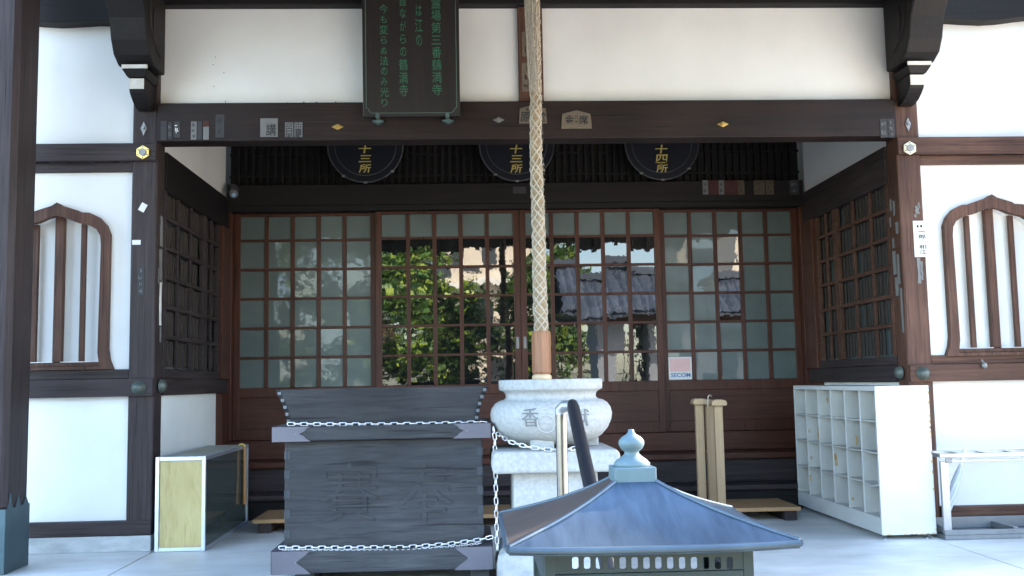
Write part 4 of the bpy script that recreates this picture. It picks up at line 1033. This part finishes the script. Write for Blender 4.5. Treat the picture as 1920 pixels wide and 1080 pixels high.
tree(1.9, -17.5, 5.0, 1.1, 11000, 'tree across the court mirrored behind the bell rope')
tree(-5.6, -19, 7.0, 1.8, 8000, 'tall tree across the court mirrored in the leftmost door')
def shrub(x, y, r, h, label):
    t = thing('garden_shrub', (x, y, -.5), label, 'shrub', 'shrubs across the court')
    stm = MB()
    for k in range(7): stm.tube([(x, y, -.5), (x+rnd(-r, r)*.6, y+rnd(-r, r)*.6, -.5+h*rnd(.5, .9))], [.02, .008], 5)
    stm.build('stem', BARK, t)
    for gi, q in ((1, 900), (2, 1500)):
        mb = MB()
        for i in range(q):
            a_ = rnd(0, 6.28); k = math.sqrt(rnd(0, 1)); zz_ = rnd(0, 1); p = Vector((x+r*k*math.cos(a_)*math.sqrt(1-zz_**2*.8), y+r*k*math.sin(a_)*math.sqrt(1-zz_**2*.8), -.5+h*zz_+rnd(-.1, .1)))
            u = Vector((rnd(-1, 1), rnd(-1, 1), rnd(-.6, .6))).normalized(); v = u.cross(Vector((rnd(-1, 1), rnd(-1, 1), rnd(-1, 1)))).normalized(); L_ = rnd(.04, .08)
            mb.add([p-u*L_, p+v*L_*.5, p+u*L_, p-v*L_*.5], [(0, 1, 2, 3)])
        mb.build('foliage', LEAFS[gi], t)
for x, y, r, h, l in ((-3.2, -14, .8, 1.6, 'rounded yellow green shrub, leftmost mirrored low in the doors'), (-1.9, -14.4, .7, 1.3, 'yellow green shrub between its two neighbours across the court'), (.9, -14, .6, 1.2, 'small bright shrub near the tiled gate')): shrub(x, y, r, h, l)
# tiled gate building
GATEW = mat('blue grey gate wall', (.20, .235, .29), (.27, .30, .35), .8)
gt = thing('gate_house', (4.3, -13.3, -.5), 'low gate house with silver tiled roof across the court', 'gate house')
for xa, xb in ((2.6, 3.0), (3.75, 3.95), (4.9, 8.2)): box('wall', GATEW, gt, xa, xb, -14.3, -12.6, -.499, 2.3)
box('gate_beam', W_MID['x'], gt, 2.5, 8.3, -14.35, -12.55, 2.301, 2.5, .01)
lt2 = MB()
for k in range(5): lt2.box(3.1+k*.14, 3.13+k*.14, -13.5, -13.46, -.49, 2.3)
for z in (.2, .7, 1.2, 1.7): lt2.box(3.0, 3.75, -13.51, -13.45, z, z+.03)
lt2.build('gate_lattice', W_DARK['z'], gt)
gr = MB()
for sgn in (-1, 1):
    vs = []; fs = []; n = 90; m_n = 8
    for j in range(m_n+1):
        for i in range(n+1):
            x = 1.7+7.0*i/n; t = j/m_n; y = -13.45+sgn*1.75*(1-t); z = 2.4+1.2*(t**.8)+.035*abs(math.sin(i*math.pi/3))+.02*((j*3) % 3)
            vs.append((x, y, z))
    for j in range(m_n):
        for i in range(n): fs.append((j*(n+1)+i, j*(n+1)+i+1, (j+1)*(n+1)+i+1, (j+1)*(n+1)+i))
    gr.add(vs, fs)
gr.box(1.6, 8.8, -13.6, -13.3, 3.6, 3.78)
gr.add([(1.7, -15.2, 2.52), (8.7, -15.2, 2.52), (8.7, -11.7, 2.52), (1.7, -11.7, 2.52)], [(0, 1, 2, 3)])
gr.build('roof', TILE, gt)
# apartment blocks behind
def block(x0, x1, y0, y1, h, label):
    t = thing('apartment_block', ((x0+x1)/2, y0, -.5), label, 'building', 'blocks beyond the court')
    box('wall', BLDG, t, x0, x1, y0, y1, -.499, h, 0)
    w = MB(); z = 1.0
    while z+1.3 < h:
        x = x0+.5
        while x+1.1 < x1: w.box(x, x+1.1, y1-.02, y1+.03, z, z+1.3); x += 1.9
        z += 2.6
    w.build('window_band', BLDGWIN, t)
    b = MB(); z = .4
    while z < h: b.box(x0-.1, x1+.1, y1+.031, y1+.6, z, z+.25); z += 2.6
    b.build('balcony', PLASTER, t)
    box('roof', GRANITE, t, x0-.2, x1+.2, y0-.2, y1+.2, h+.001, h+.3, .02)
block(-2.2, 3.0, -44, -36, 8.2, 'cream apartment block behind the trees, left of the two')
block(11, 16, -40, -32, 7.6, 'cream apartment block beyond the gate house, right of the two')
